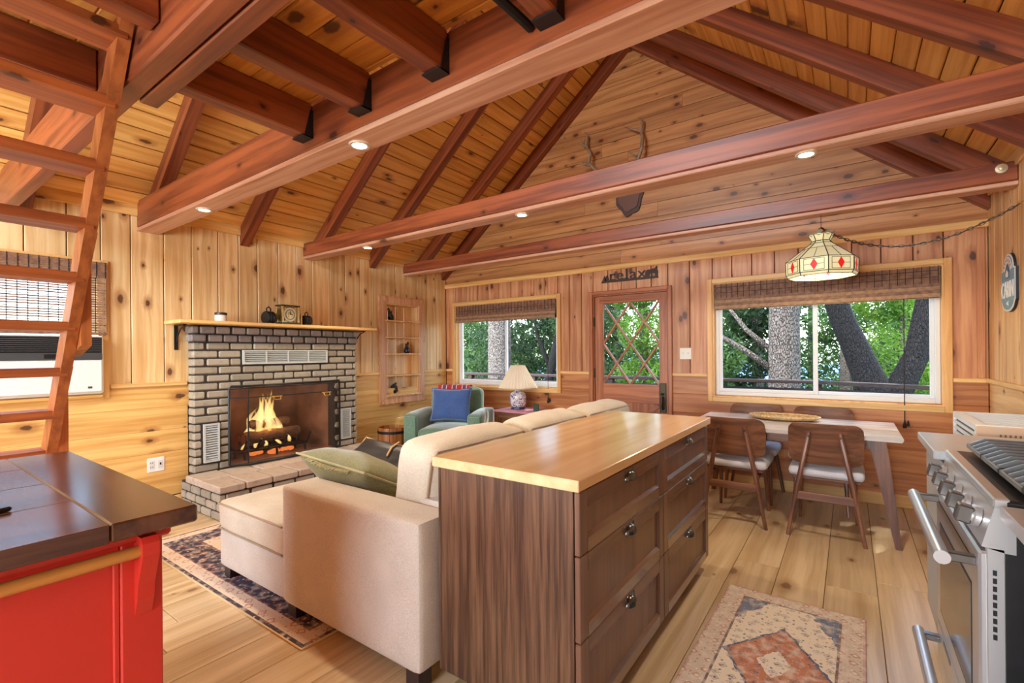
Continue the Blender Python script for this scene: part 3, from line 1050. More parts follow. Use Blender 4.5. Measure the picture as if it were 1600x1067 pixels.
# hearth: side bricks and cap
HX, HY0, HY1 = -4.06, 1.70, 3.66
hc = MB().box(XL + .02, HY0 + .014, 0, HX - .014, HY1 - .014, HZ - .06)
obj('hearth_core', sh(hc, FO), M_mortar, fp)
for r in range(3):
    za, zb = .004 + r * .071, .004 + r * .071 + .06
    x = XL + .03 - (.1 if r % 2 else 0)
    while x < HX - .01:
        a, b2 = max(x, XL + .02), min(x + .185, HX)
        if b2 - a > .03:
            piece('brick', (round(b2 - a - .01, 2), .05, .06), .008, M_brick, fp, ((a + b2) / 2 - FO[0], HY0 + .025 - FO[1], (za + zb) / 2), (0, 0, random.uniform(-.02, .02)))
            piece('brick', (round(b2 - a - .01, 2), .05, .06), .008, M_brick, fp, ((a + b2) / 2 - FO[0], HY1 - .025 - FO[1], (za + zb) / 2), (0, 0, random.uniform(-.02, .02)))
        x += .195
    y = HY0 + .05 - (.1 if r % 2 else 0)
    while y < HY1 - .05:
        a, b2 = max(y, HY0 + .05), min(y + .185, HY1 - .05)
        if b2 - a > .03:
            piece('brick', (.05, round(b2 - a - .01, 2), .06), .008, M_brick, fp, (HX - .025 - FO[0], (a + b2) / 2 - FO[1], (za + zb) / 2))
        y += .195
x = XL + .16
cols = [XL + .15, -4.37, HX + .02]
for c0, c1 in zip(cols, cols[1:]):
    y = HY0 - .015
    k = 0
    while y < HY1 - .02:
        wv = random.uniform(.19, .27)
        b2 = min(y + wv, HY1 + .015)
        if HY1 + .015 - b2 < .08:
            b2 = HY1 + .015
        obj('cap_brick', sh(MB().box(c0 + .004, y + .004, HZ - .06, c1 - .004, b2 - .004, HZ + random.uniform(-.004, .003), .01), FO), M_hearth, fp)
        y = b2
# vents
M_vent = plain('pale_grey_vent', C(196, 200, 196), .45)
for vi, (a, b2, c, d) in enumerate(VENTS):
    a, b2, c, d = a + .010, b2 - .010, c + .006, d - .008
    v = thing('vent_grille', ('long grey air vent above the fireplace opening', 'grey louvred vent low on the left of the fireplace', 'grey louvred vent low on the right of the fireplace')[vi], 'vent', (FX, (a + b2) / 2, c))
    vo_ = (FX, (a + b2) / 2, c)
    fr = MB()
    t_ = .014
    fr.box(FX - .010, a, c, FX + .014, a + t_, d).box(FX - .010, b2 - t_, c, FX + .014, b2, d).box(FX - .010, a + t_, c, FX + .014, b2 - t_, c + t_).box(FX - .010, a + t_, d - t_, FX + .014, b2 - t_, d)
    obj('frame', sh(fr, vo_), M_vent, v)
    obj('backing', sh(MB().box(FX - .0105, a + .002, c + .002, FX - .008, b2 - .002, d - .002), vo_), M_black, v)
    ns = 6 if vi == 0 else 15
    for i in range(ns):
        zz = c + t_ + (d - c - 2 * t_) * (i + .5) / ns
        bl = MB().box(-.012, a + t_, -.0015, .012, b2 - t_, .0015, M=Matrix.Translation((FX + .003, 0, zz)) @ Matrix.Rotation(math.radians(35), 4, 'Y'))
        bl2 = MB()
        bl2.v, bl2.f = bl.v, bl.f
        obj('louvre', sh(bl2, vo_), M_vent, v)
    if vi == 0:
        for q in (1, 2, 3):
            yy = a + (b2 - a) * q / 4
            obj('divider', sh(MB().box(FX - .007, yy - .005, c + t_, FX + .014, yy + .005, d - t_), vo_), M_vent, v)
# fire screen
M_screen = glass_mat('screen_mesh', (.86, .82, .80, 1), gloss=.03, rough=.2)
M_brass = plain('brass', C(206, 176, 104), .3, .9)
SX, SXF = FX + .026, FX + .11
t = thing('fire_screen', 'black framed fireplace screen with two brass handles', 'fire screen', (FX, 2.62, HZ))
so_ = (FX, 2.62, HZ)
S0, S1, S2, S3 = 2.04, 2.17, 3.07, 3.20
zt_, zb_ = 1.03, HZ + .0175
fr = MB()
top = [(SX, S0, zb_), (SX, S0, zt_ - .03), (SX + .01, S0 + .012, zt_), (SXF, S1, zt_), (SXF, S2, zt_), (SX + .01, S3 - .012, zt_), (SX, S3, zt_ - .03), (SX, S3, zb_)]
fr.tube(top, .011, 8)
fr.tube([(SX, S0, zb_), (SXF, S1, zb_), (SXF, S2, zb_), (SX, S3, zb_)], .012, 8)
obj('frame', sh(fr, so_), M_black, t, smooth=True)
for yy in (S1, S2):
    obj('post', sh(MB().tube([(SXF, yy, zb_), (SXF, yy, zt_)], .006, 6), so_), M_black, t)
obj('cross_bar', sh(MB().tube([(SX, S0, zt_ - .11), (SXF, S1, zt_ - .11), (SXF, S2, zt_ - .11), (SX, S3, zt_ - .11)], .005, 6), so_), M_black, t)
for a, b2 in (((SX, S0), (SXF, S1)), ((SXF, S1), (SXF, S2)), ((SXF, S2), (SX, S3))):
    q = MB().add([(a[0], a[1], zb_), (b2[0], b2[1], zb_), (b2[0], b2[1], zt_), (a[0], a[1], zt_),
                  (a[0] - .002, a[1], zb_), (b2[0] - .002, b2[1], zb_), (b2[0] - .002, b2[1], zt_), (a[0] - .002, a[1], zt_)],
                 [(0, 1, 2, 3), (7, 6, 5, 4), (0, 4, 5, 1), (3, 2, 6, 7)])
    obj('mesh_panel', sh(q, so_), M_screen, t)
for yy in (2.44, 2.98):
    hb = MB().tube([(SXF + .004, yy - .05, zt_ - .115), (SXF + .012, yy + .05, zt_ - .115)], .006, 6)
    hb.tube([(SXF + .008, yy - .035, zt_ - .118), (SXF + .025, yy - .03, zt_ - .145), (SXF + .025, yy + .03, zt_ - .145), (SXF + .008, yy + .035, zt_ - .118)], .005, 6)
    obj('handle', sh(hb, so_), M_brass, t, smooth=True)
# grate, logs and fire
t = thing('fire_grate', 'black iron log grate inside the fireplace', 'grate', (-4.93, 2.55, .291))
bars = 6
for i in range(bars):
    yy = -.33 + .66 * i / (bars - 1)
    pts = [(-.24, yy, .15), (-.22, yy, .10), (.10, yy, .09), (.155, yy, .11), (.185, yy + .02, .20)]
    obj('bar', MB().tube(pts, .011, 6), M_iron, t)
for xx in (-.1, .1):
    obj('rail', MB().tube([(xx, -.36, .078), (xx, .36, .078)], .011, 6), M_iron, t)
for xx in (-.1, .1):
    for yy in (-.3, .02, .33):
        obj('leg', MB().tube([(xx, yy, .08), (xx + .012, yy, .0)], .012, 6), M_iron, t)
def bark(name, a, b2):
    return plain(name, a, .9, noise=.5, nscale=25, bump=.8, bscale=50)
M_bark = bark('charred_bark', C(96, 70, 54), 0)
M_cut = plain('cut_log_end', C(190, 150, 100), .8, noise=.2, nscale=60)
M_ember = plain('glowing_ember', C(70, 34, 22), .9, noise=.6, nscale=30, emit=(1.0, .25, .05, 1), estr=.8)
logs = [((-4.92, 2.28, .482), (-4.95, 2.86, .485), .062, 'thick charred log lying across the grate in the fire'),
        ((-5.07, 2.30, .47), (-5.085, 2.82, .47), .048, 'log at the back of the grate behind the flames'),
        ((-4.99, 2.36, .60), (-5.005, 2.78, .605), .048, 'upper log of the pile, burning on top')]
for (a, b2, r, lb) in logs:
    A, B_ = Vector(a), Vector(b2)
    n = 8
    pts = [(A.lerp(B_, i / n) - A) + Vector((0, 0, .006 * math.sin(i * 2.1))) for i in range(n + 1)]
    lt = thing('fire_log', lb, 'log', a, group='logs on the fire grate')
    obj('bark', MB().tube(pts, [r * (1 + .08 * math.sin(i * 1.7)) for i in range(n + 1)], 12), M_bark, lt, smooth=True)
    for p, s in ((pts[0], -1), (pts[-1], 1)):
        obj('cut_end', MB().tube([p + Vector((0, s * .0005, 0)), p + Vector((0, s * .004, 0))], r * .86, 12), M_cut, lt)
for i in range(6):
    e = tag(obj('ember', MB().soft(-.03, -.035, -.018, .03, .035, .02, .018, seg=4, wr=.012, seed=i, wf=25), M_ember, loc=(-4.92 + random.uniform(-.07, .07), 2.38 + i * .075, .320), smooth='all'),
            'glowing ember under the grate', 'ember', 'embers under the grate')
def flame_mat():
    m = bpy.data.materials.new('flame')
    m.use_nodes = True
    nt = m.node_tree
    nt.nodes.clear()
    o = nt.nodes.new('ShaderNodeOutputMaterial')
    e = nt.nodes.new('ShaderNodeEmission')
    tr = nt.nodes.new('ShaderNodeBsdfTransparent')
    mx = nt.nodes.new('ShaderNodeMixShader')
    tc = nt.nodes.new('ShaderNodeTexCoord')
    sp = nt.nodes.new('ShaderNodeSeparateXYZ')
    nt.links.new(tc.outputs['Generated'], sp.inputs[0])
    cr = nt.nodes.new('ShaderNodeValToRGB')
    cr.color_ramp.elements[0].color = (1.0, .42, .06, 1)
    cr.color_ramp.elements[1].color = (1.0, .62, .16, 1)
    el = cr.color_ramp.elements.new(.35)
    el.color = (1.0, .78, .34, 1)
    nt.links.new(sp.outputs[2], cr.inputs[0])
    nt.links.new(cr.outputs[0], e.inputs[0])
    e.inputs[1].default_value = 1.5
    lw = nt.nodes.new('ShaderNodeLayerWeight')
    lw.inputs[0].default_value = .5
    n = nt.nodes.new('ShaderNodeTexNoise')
    n.inputs['Scale'].default_value = 14
    nt.links.new(tc.outputs['Object'], n.inputs['Vector'])
    fac = math_node(nt, 'MULTIPLY', math_node(nt, 'POWER', math_node(nt, 'SUBTRACT', 1.0, lw.outputs['Facing']), 1.6), .62)
    top = smooth(nt, sp.outputs[2], 1.0, .45)
    fac = math_node(nt, 'MULTIPLY', fac, math_node(nt, 'ADD', math_node(nt, 'MULTIPLY', top, .8), .15))
    fac = math_node(nt, 'MULTIPLY', fac, math_node(nt, 'ADD', n.outputs['Fac'], .5), True)
    nt.links.new(fac, mx.inputs[0])
    nt.links.new(tr.outputs[0], mx.inputs[1])
    nt.links.new(e.outputs[0], mx.inputs[2])
    nt.links.new(mx.outputs[0], o.inputs[0])
    return m
M_flame = flame_mat()
fire = thing('fire', 'yellow flames rising from the logs in the fireplace', 'fire', (-4.96, 2.54, .50))
rnd = random.Random(4)
for i in range(22):
    low = i >= 17
    yy = (-.20 + .36 * i / 16 + rnd.uniform(-.02, .02)) if not low else (-.28, .22, -.06, .1, -.16)[i - 17]
    xx = rnd.uniform(-.07, .05) if not low else .06
    hgt = (.50 - 1.3 * abs(yy + .02)) * rnd.uniform(.7, 1.1) if not low else rnd.uniform(.10, .17)
    hgt = max(hgt, .12)
    r0 = rnd.uniform(.032, .05) if not low else .024
    zz0 = -.01 if not low else -.12
    pts, rs = [], []
    for k in range(11):
        q = k / 10
        pts.append((xx + .018 * math.sin(q * 6 + i), yy + .035 * q * math.sin(q * 5.2 + i * 1.7) - yy * q * .45, zz0 + hgt * q))
        rs.append(max(.0015, r0 * math.sin(min(1, q * 3 + .3) * PI / 2) * (1 - q) ** .8 * (1 + .18 * math.sin(q * 9 + i * 2))))
    obj('flame', MB().tube(pts, rs, 10, flat=.8), M_flame, fire, smooth='all')
fl = bpy.data.lights.new('fire_glow', 'POINT')
fl.energy = 5
fl.color = (1.0, .55, .2)
fl.shadow_soft_size = .12
flo = bpy.data.objects.new('fire_glow', fl)
COL.objects.link(flo)
flo.parent = fire
flo.location = (.1, 0, .2)
# mantel shelf with bracket
t = thing('mantel_shelf', 'pale pine mantel shelf on black brackets above the brick', 'shelf', (XL, 2.55, 1.59))
mo = (XL, 2.55, 1.59)
obj('shelf_board', sh(MB().box(XL + .002, 1.59, 1.592, -4.50, 3.60, 1.622, .006), mo), M_trim_y, t)
for yy in (1.68, 3.53):
    bm_ = MB().box(XL + .002, yy - .014, 1.37, XL + .012, yy + .014, 1.59).box(XL + .002, yy - .014, 1.582, XL + .2, yy + .014, 1.591)
    bm_.tube([(XL + .012, yy, 1.44), (XL + .05, yy, 1.50), (XL + .11, yy, 1.555), (XL + .185, yy, 1.58)], .006, 6)
    obj('bracket', sh(bm_, mo), M_black, t)
ZM = 1.623
# jar
t = thing('candle_jar', 'small white candle jar with dark lid on the mantel', 'jar', (-4.65, 1.97, ZM))
obj('glass_body', MB().lathe([(.045, 0), (.05, .006), (.05, .058), (.046, .062)], 20), plain('candle_wax_white', C(236, 230, 216), .3), t, smooth=True)
obj('lid', MB().lathe([(.047, .062), (.05, .064), (.05, .082), (.044, .085)], 20), plain('dark_lid', C(70, 62, 52), .4, .5), t, smooth=True)
# clock
M_gold = plain('pale_gold', C(222, 196, 132), .25, .8)
M_dial = plain('silver_dial', C(226, 220, 196), .35, .3)
t = thing('mantel_clock', 'square gold and glass carriage clock on the mantel', 'clock', (-4.63, 2.585, ZM), rz=.12)
obj('base', MB().box(-.05, -.10, 0, .06, .10, .022, .004), plain('clock_base', C(70, 84, 84), .3, .6), t)
obj('top', MB().box(-.05, -.105, .18, .06, .105, .196, .004), plain('clock_top', C(86, 74, 52), .3, .7), t)
for yy in (-.088, .088):
    for xx in (-.038, .046):
        obj('pillar', MB().box(xx - .008, yy - .008, .022, xx + .008, yy + .008, .18), M_gold, t)
obj('case_back', MB().box(-.045, -.082, .022, -.03, .082, .18), M_gold, t)
FM = Matrix.Translation((.035, 0, .10)) @ Matrix.Rotation(PI / 2, 4, 'Y')
dial = obj('dial', MB().lathe([(.068, -.004), (.07, .0), (.07, .006), (.001, .006)], 32, M=FM, cap=False), M_dial, t)
obj('dial_ring', MB().lathe([(.046, .0065), (.046, .009), (.052, .009), (.052, .0065)], 32, M=FM, cap=False), plain('clock_ring', C(80, 76, 70), .4, .5), dial)
obj('dial_boss', MB().lathe([(.03, .0065), (.028, .010), (.001, .011)], 24, M=FM, cap=False), M_gold, dial)
obj('clock_hand', MB().box(.0455, -.003, .10, .0465, .003, .138).box(.0455, -.002, .097, .0465, .028, .102), M_black, dial)
# pulley bookends
def pulley(loc, rz, label, s=1.0):
    t = thing('pulley_block', label, 'bookend', loc, rz, group='pulley bookends on the mantel')
    RM = Matrix.Translation((0, 0, .062 * s)) @ Matrix.Rotation(PI / 2, 4, 'X')
    for yy in (-.036, -.012, .012, .036):
        obj('cheek_plate', MB().lathe([(.058 * s, -.005), (.062 * s, 0), (.058 * s, .005)], 20, M=Matrix.Translation((0, yy * s, 0)) @ RM), M_black, t, smooth=True)
    for yy in (-.024, 0, .024):
        obj('sheave', MB().lathe([(.052 * s, -.006), (.045 * s, 0), (.052 * s, .006)], 20, M=Matrix.Translation((0, yy * s, 0)) @ RM), plain('blue_steel', C(110, 128, 144), .35, .8) if 'blue_steel' not in bpy.data.materials else bpy.data.materials['blue_steel'], t, smooth=True)
    obj('shackle', MB().tube([(0, -.02 * s, .12 * s), (0, -.022 * s, .15 * s), (0, 0, .168 * s), (0, .022 * s, .15 * s), (0, .02 * s, .12 * s)], .006 * s, 6), M_iron, t, smooth=True)
    obj('foot', MB().box(-.05 * s, -.045 * s, 0, .05 * s, .045 * s, .008), plain('bookend_wood', C(190, 150, 92), .5) if 'bookend_wood' not in bpy.data.materials else bpy.data.materials['bookend_wood'], t)
pulley((-4.66, 2.41, ZM), .15, 'black triple pulley bookend left of the mantel clock', 1.02)
pulley((-4.63, 2.79, ZM), .15, 'black pulley bookend right of the mantel clock', .85)
obj('stop_board', MB().box(-4.70, 2.712, ZM, -4.60, 2.726, ZM + .12), bpy.data.materials['bookend_wood']).parent = None
sb = bpy.data.objects['stop_board']
sb.name = 'book_board'
tag(sb, 'thin upright wooden board between the clock and the right pulley', 'board')
# kindling bucket beyond the hearth
M_barrel = wood('bucket_staves', C(178, 110, 52), C(120, 66, 28), 'z', 'y', knots=0)
t = thing('kindling_bucket', 'dark wooden stave bucket in the corner beyond the hearth', 'bucket', (-4.56, 3.86, 0))
for i in range(14):
    a0, a1 = 2 * PI * i / 14 + .012, 2 * PI * (i + 1) / 14 - .012
    pl = [(.17 * math.cos(a0), .17 * math.sin(a0)), (.17 * math.cos(a1), .17 * math.sin(a1)), (.15 * math.cos(a1), .15 * math.sin(a1)), (.15 * math.cos(a0), .15 * math.sin(a0))]
    obj('stave', MB().prism(pl, 'z', 0.0, .43), M_barrel, t)
for zz in (.08, .36):
    obj('hoop', MB().lathe([(.172, zz), (.176, zz + .004), (.176, zz + .028), (.172, zz + .032)], 28, cap=False), M_iron, t, smooth=True)
obj('bucket_floor', MB().lathe([(.149, .02), (.149, .04)], 20), M_barrel, t)

# ================================================================== NICHE SHELF
y0, y1, z0, z1 = OP_NICHE
M_niche = wood('niche_pine', C(238, 200, 142), C(212, 162, 104), 'z', 'y', knots=.5)
nb = MB()
ND = .13
nb.box(XL - ND, y0, z0, XL + .004, y0 + .014, z1).box(XL - ND, y1 - .014, z0, XL + .004, y1, z1).box(XL - ND, y0 + .014, z1 - .014, XL + .004, y1 - .014, z1).box(XL - ND, y0 + .014, z0, XL + .004, y1 - .014, z0 + .014)
nt_ = thing('niche_shelf', 'built-in knick-knack niche with scalloped frame in the pine wall', 'shelf', (XL, (y0 + y1) / 2, z0))
NO = (XL, (y0 + y1) / 2, z0)
obj('niche_box', sh(nb, NO), M_niche, nt_)
for a, b2 in split_cols(y0, y1, .145, []):
    obj('back_board', sh(MB().box(XL - ND - .012, a + .002, z0, XL - ND + .002, b2 - .002, z1, .003), NO), M_niche, nt_)
M_scal = wood('scalloped_frame', C(226, 178, 136), C(200, 142, 100), 'z', 'y', knots=.2)
fo = (3.885, 4.66, .675, 2.065)
def scallop(n, L, amp):
    out = []
    for i in range(n * 6 + 1):
        out.append((L * i / (n * 6), amp * abs(math.sin(PI * i / 6))))
    return out
# left, top, bottom edge are scalloped; right edge plain
pts = [(fo[0] - .008 + q, fo[2] + tt) for tt, q in scallop(13, fo[3] - fo[2], .014)]
poly = pts + [(y0, z1), (y0, z0)]
obj('frame_side', sh(MB().prism(poly, 'x', XL + .001, XL + .024), NO), M_scal, nt_)
obj('frame_side', sh(MB().box(XL + .001, y1, z0 - .09, XL + .024, fo[1], z1 + .09, .003), NO), M_scal, nt_)
pts = [(fo[0] + tt, fo[3] + .006 - q) for tt, q in scallop(7, fo[1] - fo[0], .014)]
obj('frame_top', sh(MB().prism(pts + [(y1, z1), (y0, z1)], 'x', XL + .001, XL + .025), NO), M_scal, nt_)
pts = [(fo[0] + tt, fo[2] - .006 + q) for tt, q in scallop(7, fo[1] - fo[0], .014)]
obj('frame_bottom', sh(MB().prism(pts + [(y1, z0), (y0, z0)], 'x', XL + .001, XL + .025), NO), M_scal, nt_)
for zz in (1.755, 1.54, 1.325, 1.045, .785):
    obj('shelf_board', sh(MB().box(XL - ND + .003, y0 - .02, zz - .016, XL + .05, y1 + .01, zz, .003), NO), M_niche, nt_)
M_fig = plain('black_glazed_ceramic', C(34, 38, 42), .25)
def squirrel(loc, rz, label):
    t = thing('squirrel_figurine', label, 'figurine', loc, rz, group='dark squirrel figurines in the niche')
    obj('body', MB().lathe([(.018, 0), (.036, .006), (.042, .03), (.036, .06), (.022, .082), (.012, .09)], 14), M_fig, t, smooth='all')
    h = MB().soft(-.024, -.02, .078, .026, .02, .118, .02, seg=6)
    for s in (-1, 1):
        h.lathe([(.009, 0), (.006, .015), (.001, .024)], 6, M=Matrix.Translation((-.006, s * .012, .112)))
    obj('head', h, M_fig, t, smooth='all')
    obj('tail', MB().tube([(-.03, 0, .01), (-.055, .006, .04), (-.05, .012, .09), (-.03, .02, .125), (-.05, .03, .145), (-.066, .03, .13)], [.010, .017, .021, .018, .013, .006], 8), M_fig, t, smooth='all')
squirrel((XL - .035, 4.12, 1.756), 2.4, 'dark squirrel figurine on the top shelf of the niche')
squirrel((XL - .05, 4.40, 1.326), -.5, 'dark squirrel figurine on the middle shelf of the niche')
squirrel((XL - .035, 4.14, .7955), -2.6, 'dark squirrel figurine on the bottom shelf of the niche')

# ================================================================== WALL PLATES AND SIGNS
t = thing('outlet_plate', 'white double outlet plate on the wainscot beside the fireplace', 'outlet', (XL, 1.525, .39))
obj('plate', MB().box(0, -.062, -.06, .007, .062, .06, .003), M_white, t)
for yy in (-.03, .03):
    obj('socket', MB().box(.007, yy - .018, -.036, .0095, yy + .018, .036, .002), plain('socket_white', C(222, 222, 216), .4) if 'socket_white' not in bpy.data.materials else bpy.data.materials['socket_white'], t)
for zz in (-.018, .018):
    obj('slot', MB().box(.0095, -.04, zz - .006, .0100, -.036, zz + .006).box(.0095, -.026, zz - .006, .0100, -.022, zz + .006), M_black, t)
obj('toggle', MB().box(.0095, .026, -.004, .018, .034, .014), M_black, t)
t = thing('switch_plate', 'white double light switch plate between the door and the wide window', 'light switch', (-1.405, YB, 1.298))
obj('plate', MB().box(-.06, -.007, -.06, .06, 0, .06, .003), M_white, t)
for xx in (-.025, .025):
    obj('toggle', MB().box(xx - .005, -.017, -.006, xx + .005, -.007, .014, .002), M_white, t)
def text_mesh(body, size, depth, spacing=1.0):
    cu = bpy.data.curves.new('txt', 'FONT')
    cu.body = body
    cu.size = size
    cu.extrude = depth / 2
    cu.space_character = spacing
    cu.align_x = 'CENTER'
    to = bpy.data.objects.new('txt', cu)
    COL.objects.link(to)
    dg = bpy.context.evaluated_depsgraph_get()
    me = bpy.data.meshes.new_from_object(to.evaluated_get(dg))
    bpy.data.objects.remove(to)
    bpy.data.curves.remove(cu)
    mb = MB()
    mb.v = [tuple(v.co) for v in me.vertices]
    mb.f = [tuple(p.vertices) for p in me.polygons]
    bpy.data.meshes.remove(me)
    return mb
M_sign = plain('dark_bronze_cutout', C(62, 46, 38), .55, .5)
t = thing('relax_sign', 'dark metal cutout sign reading relax with trees and a bear above the door', 'sign', (-2.02, YB - .004, 2.135))
obj('base_bar', MB().prism([(-.335, -.012), (.335, -.012), (.33, .012), (-.322, .012)], 'y', -.012, 0), M_sign, t)
mb = text_mesh('relax', .165, .01, 1.12)
mb.v = [(p[0] * 1.18 - .02, -p[2] - .006, p[1] + .010) for p in mb.v]
obj('lettering', mb, M_sign, t)
sf = MB()
for (x, z) in ((-.185, .012), (-.03, .012), (-.05, .136)):
    sf.box(x - .022, -.011, z - .001, x + .022, -.001, z + .011)
obj('serifs', sf, M_sign, t)
for (x, h, wd) in ((-.292, .058, .03), (-.262, .066, .03)):
    pl = [(x - wd, .010), (x + wd, .010), (x + wd * .55, .03), (x + wd * .75, .03), (x + wd * .35, .045), (x + wd * .5, .045), (x, .012 + h), (x - wd * .5, .045), (x - wd * .35, .045), (x - wd * .75, .03), (x - wd * .55, .03)]
    obj('pine_tree', MB().prism(pl, 'y', -.011, -.001), M_sign, t)
bear = [(.19, .010), (.19, .05), (.20, .075), (.225, .088), (.26, .086), (.278, .097), (.286, .09), (.30, .098), (.318, .12), (.325, .108), (.32, .085), (.332, .06), (.328, .010), (.30, .010), (.298, .04), (.27, .045), (.24, .042), (.235, .010)]
obj('bear', MB().prism(bear, 'y', -.011, -.001), M_sign, t)
# cabin sign on the kitchen wall
M_blue = plain('sign_blue', C(120, 160, 184), .5, noise=.12, nscale=30)
M_cream = plain('sign_cream', C(236, 232, 222), .5)
M_signd = plain('sign_edge_dark', C(38, 40, 48), .5)
t = thing('cabin_sign', 'blue and cream wooden CABIN sign with arched top on the kitchen wall', 'sign', (XR - .002, 4.48, 1.745))
def sign_outline(k):
    o = []
    W_, H_ = .165 * k, .105 * k
    o += [(W_, -H_), (W_, H_)]
    for i in range(13):
        a = PI * i / 12
        o.append((.125 * k * math.cos(a), H_ + .02 * k + .105 * k * math.sin(a) - .02 * k))
    o += [(-W_, H_), (-W_, -H_)]
    for i in range(1, 12):
        a = PI + PI * i / 12
        o.append((.15 * k * math.cos(a), -H_ + .075 * k * math.sin(a)))
    return o
def flip(mb):            # local sign plane: (right, up) -> (-y, z), front towards -x
    mb.v = [(-p[1], -p[0], p[2]) for p in mb.v]
    return mb
def sprism(poly, d0, d1):
    mb = MB().prism(poly, 'y', d0, d1)      # (x, depth, z)
    return flip(mb)
obj('backing', sprism(sign_outline(1.0), 0, .014), M_signd, t)
obj('border', sprism(sign_outline(.985), .014, .017), M_cream, t)
obj('panel', sprism(sign_outline(.92), .017, .019), M_blue, t)
arch = [(.10 * math.cos(PI * i / 12), .10 + .088 * math.sin(PI * i / 12)) for i in range(13)] + [(.062 * math.cos(PI * (12 - i) / 12), .09 + .055 * math.sin(PI * (12 - i) / 12)) for i in range(13)]
obj('arch_band', sprism(arch, .019, .0205), M_cream, t)
house = [(-.06, .085), (0, .135), (.06, .085), (.045, .085), (.045, .045), (-.045, .045), (-.045, .085)]
obj('house_emblem', sprism(house, .0205, .022), plain('sign_slate', C(84, 104, 124), .5), t)
obj('house_front', sprism([(-.03, .05), (-.03, .078), (0, .10), (.03, .078), (.03, .05)], .022, .023), M_cream, t)
mb = text_mesh('CABIN', .115, .004, .92)
mb.v = [(-p[2] - .021, -p[0] * .92, p[1] * 1.35 - .083) for p in mb.v]
obj('lettering', mb, M_cream, t)
M_red_ink = plain('sign_red_ink', C(176, 96, 84), .5)
for i in range(7):          # the arched lettering is too small to read in the photo: plain strokes stand for it
    a = PI * (.86 - .72 * i / 6)
    c0, s0 = math.cos(a), math.sin(a)
    P0 = (.072 * c0, .093 + .062 * s0)
    P1 = (.092 * c0, .095 + .080 * s0)
    tx, tz = -s0 * .004, c0 * .004
    obj('letter_stroke', sprism([(P0[0] - tx, P0[1] - tz), (P0[0] + tx, P0[1] + tz), (P1[0] + tx, P1[1] + tz), (P1[0] - tx, P1[1] - tz)], .0205, .022), M_red_ink, t)
obj('bird_emblem', sprism([(-.035, -.125), (-.01, -.112), (.03, -.108), (.012, -.122), (.02, -.14), (-.005, -.132)], .019, .021), M_cream, t)
# antler mount on the gable
M_ant = plain('antler_bone', C(150, 128, 106), .5, noise=.3, nscale=18, bump=.3, bscale=60)
t = thing('antler_mount', 'deer antlers on a dark scalloped wooden plaque high on the gable', 'antlers', (-2.0, YB - .002, 3.12))
sh_pts = []
for i in range(28):
    a = 2 * PI * i / 28
    r = .17 + .012 * math.cos(a * 7)
    sh_pts.append((r * math.cos(a) * .95, r * math.sin(a) * 1.25 - (.06 if math.sin(a) < 0 else 0) * abs(math.sin(a))))
obj('plaque', MB().prism(sh_pts, 'y', -.025, 0), plain('dark_plaque', C(72, 44, 34), .4), t)
obj('plaque_face', MB().prism([(p[0] * .82, p[1] * .82) for p in sh_pts], 'y', -.034, -.025), plain('plaque_face', C(104, 66, 50), .45), t)
obj('skull_cap', MB().soft(-.07, -.10, .0, .07, -.034, .14, .04, seg=6), M_ant, t, smooth='all')
def ant(s):
    m = MB()
    m.tube([(s * .05, -.08, .12), (s * .16, -.12, .2), (s * .34, -.15, .27), (s * .44, -.14, .38), (s * .43, -.11, .50), (s * .50, -.08, .62), (s * .49, -.06, .74), (s * .53, -.05, .80)] if s < 0 else
           [(s * .05, -.08, .12), (s * .08, -.12, .2), (s * .15, -.15, .28), (s * .19, -.14, .40), (s * .19, -.11, .52), (s * .16, -.08, .62), (s * .18, -.06, .70), (s * .13, -.05, .78)],
           [.022, .022, .021, .020, .018, .016, .012, .004], 8)
    if s < 0:
        m.tube([(s * .50, -.085, .61), (s * .56, -.09, .66), (s * .57, -.10, .73)], [.014, .010, .003], 7)
        m.tube([(s * .41, -.15, .34), (s * .50, -.2, .37), (s * .55, -.22, .38)], [.014, .010, .003], 7)
    else:
        m.tube([(s * .165, -.085, .60), (s * .07, -.09, .655), (s * -.02, -.10, .70)], [.015, .012, .003], 7)
        m.tube([(s * .16, -.15, .30), (s * .10, -.2, .33), (s * .07, -.22, .37)], [.014, .010, .003], 7)
    return m
obj('antler', ant(-1), M_ant, t, smooth='all')
obj('antler', ant(1), M_ant, t, smooth='all')

# ================================================================== RECESSED LIGHTS
M_ring = plain('light_trim', C(214, 206, 190), .4, .3)
M_bulb = plain('lit_lens', C(255, 240, 210), .5, emit=(1.0, .86, .62, 1), estr=14)
for i, (x, y, lb) in enumerate(((-1.975, 1.48, 'lit recessed spotlight at the middle of the near beam'), (-3.74, 1.48, 'lit recessed spotlight near the wall end of the near beam'),
                                (-3.82, 2.948, 'lit recessed spotlight near the wall end of the middle beam'), (-2.0, 2.948, 'lit recessed spotlight halfway along the middle beam'), (-.18, 2.948, 'lit recessed spotlight near the kitchen end of the middle beam'))):
    t = thing('recessed_light', lb, 'light', (x, y, 2.36), group='recessed spotlights in the tie beams')
    obj('trim_ring', MB().lathe([(.034, -.001), (.036, -.007), (.048, -.007), (.052, -.001)], 24, cap=False), M_ring, t, smooth=True)
    obj('lens', MB().lathe([(.036, -.0015), (.034, -.0045), (.001, -.005)], 20, cap=False), M_bulb, t)
    l = bpy.data.lights.new('spot', 'SPOT')
    l.energy = 45
    l.color = (1.0, .84, .62)
    l.spot_size = math.radians(125)
    l.spot_blend = .8
    l.shadow_soft_size = .04
    lo = bpy.data.objects.new('spot', l)
    COL.objects.link(lo)
    lo.parent = t
    lo.location = (0, 0, -.02)

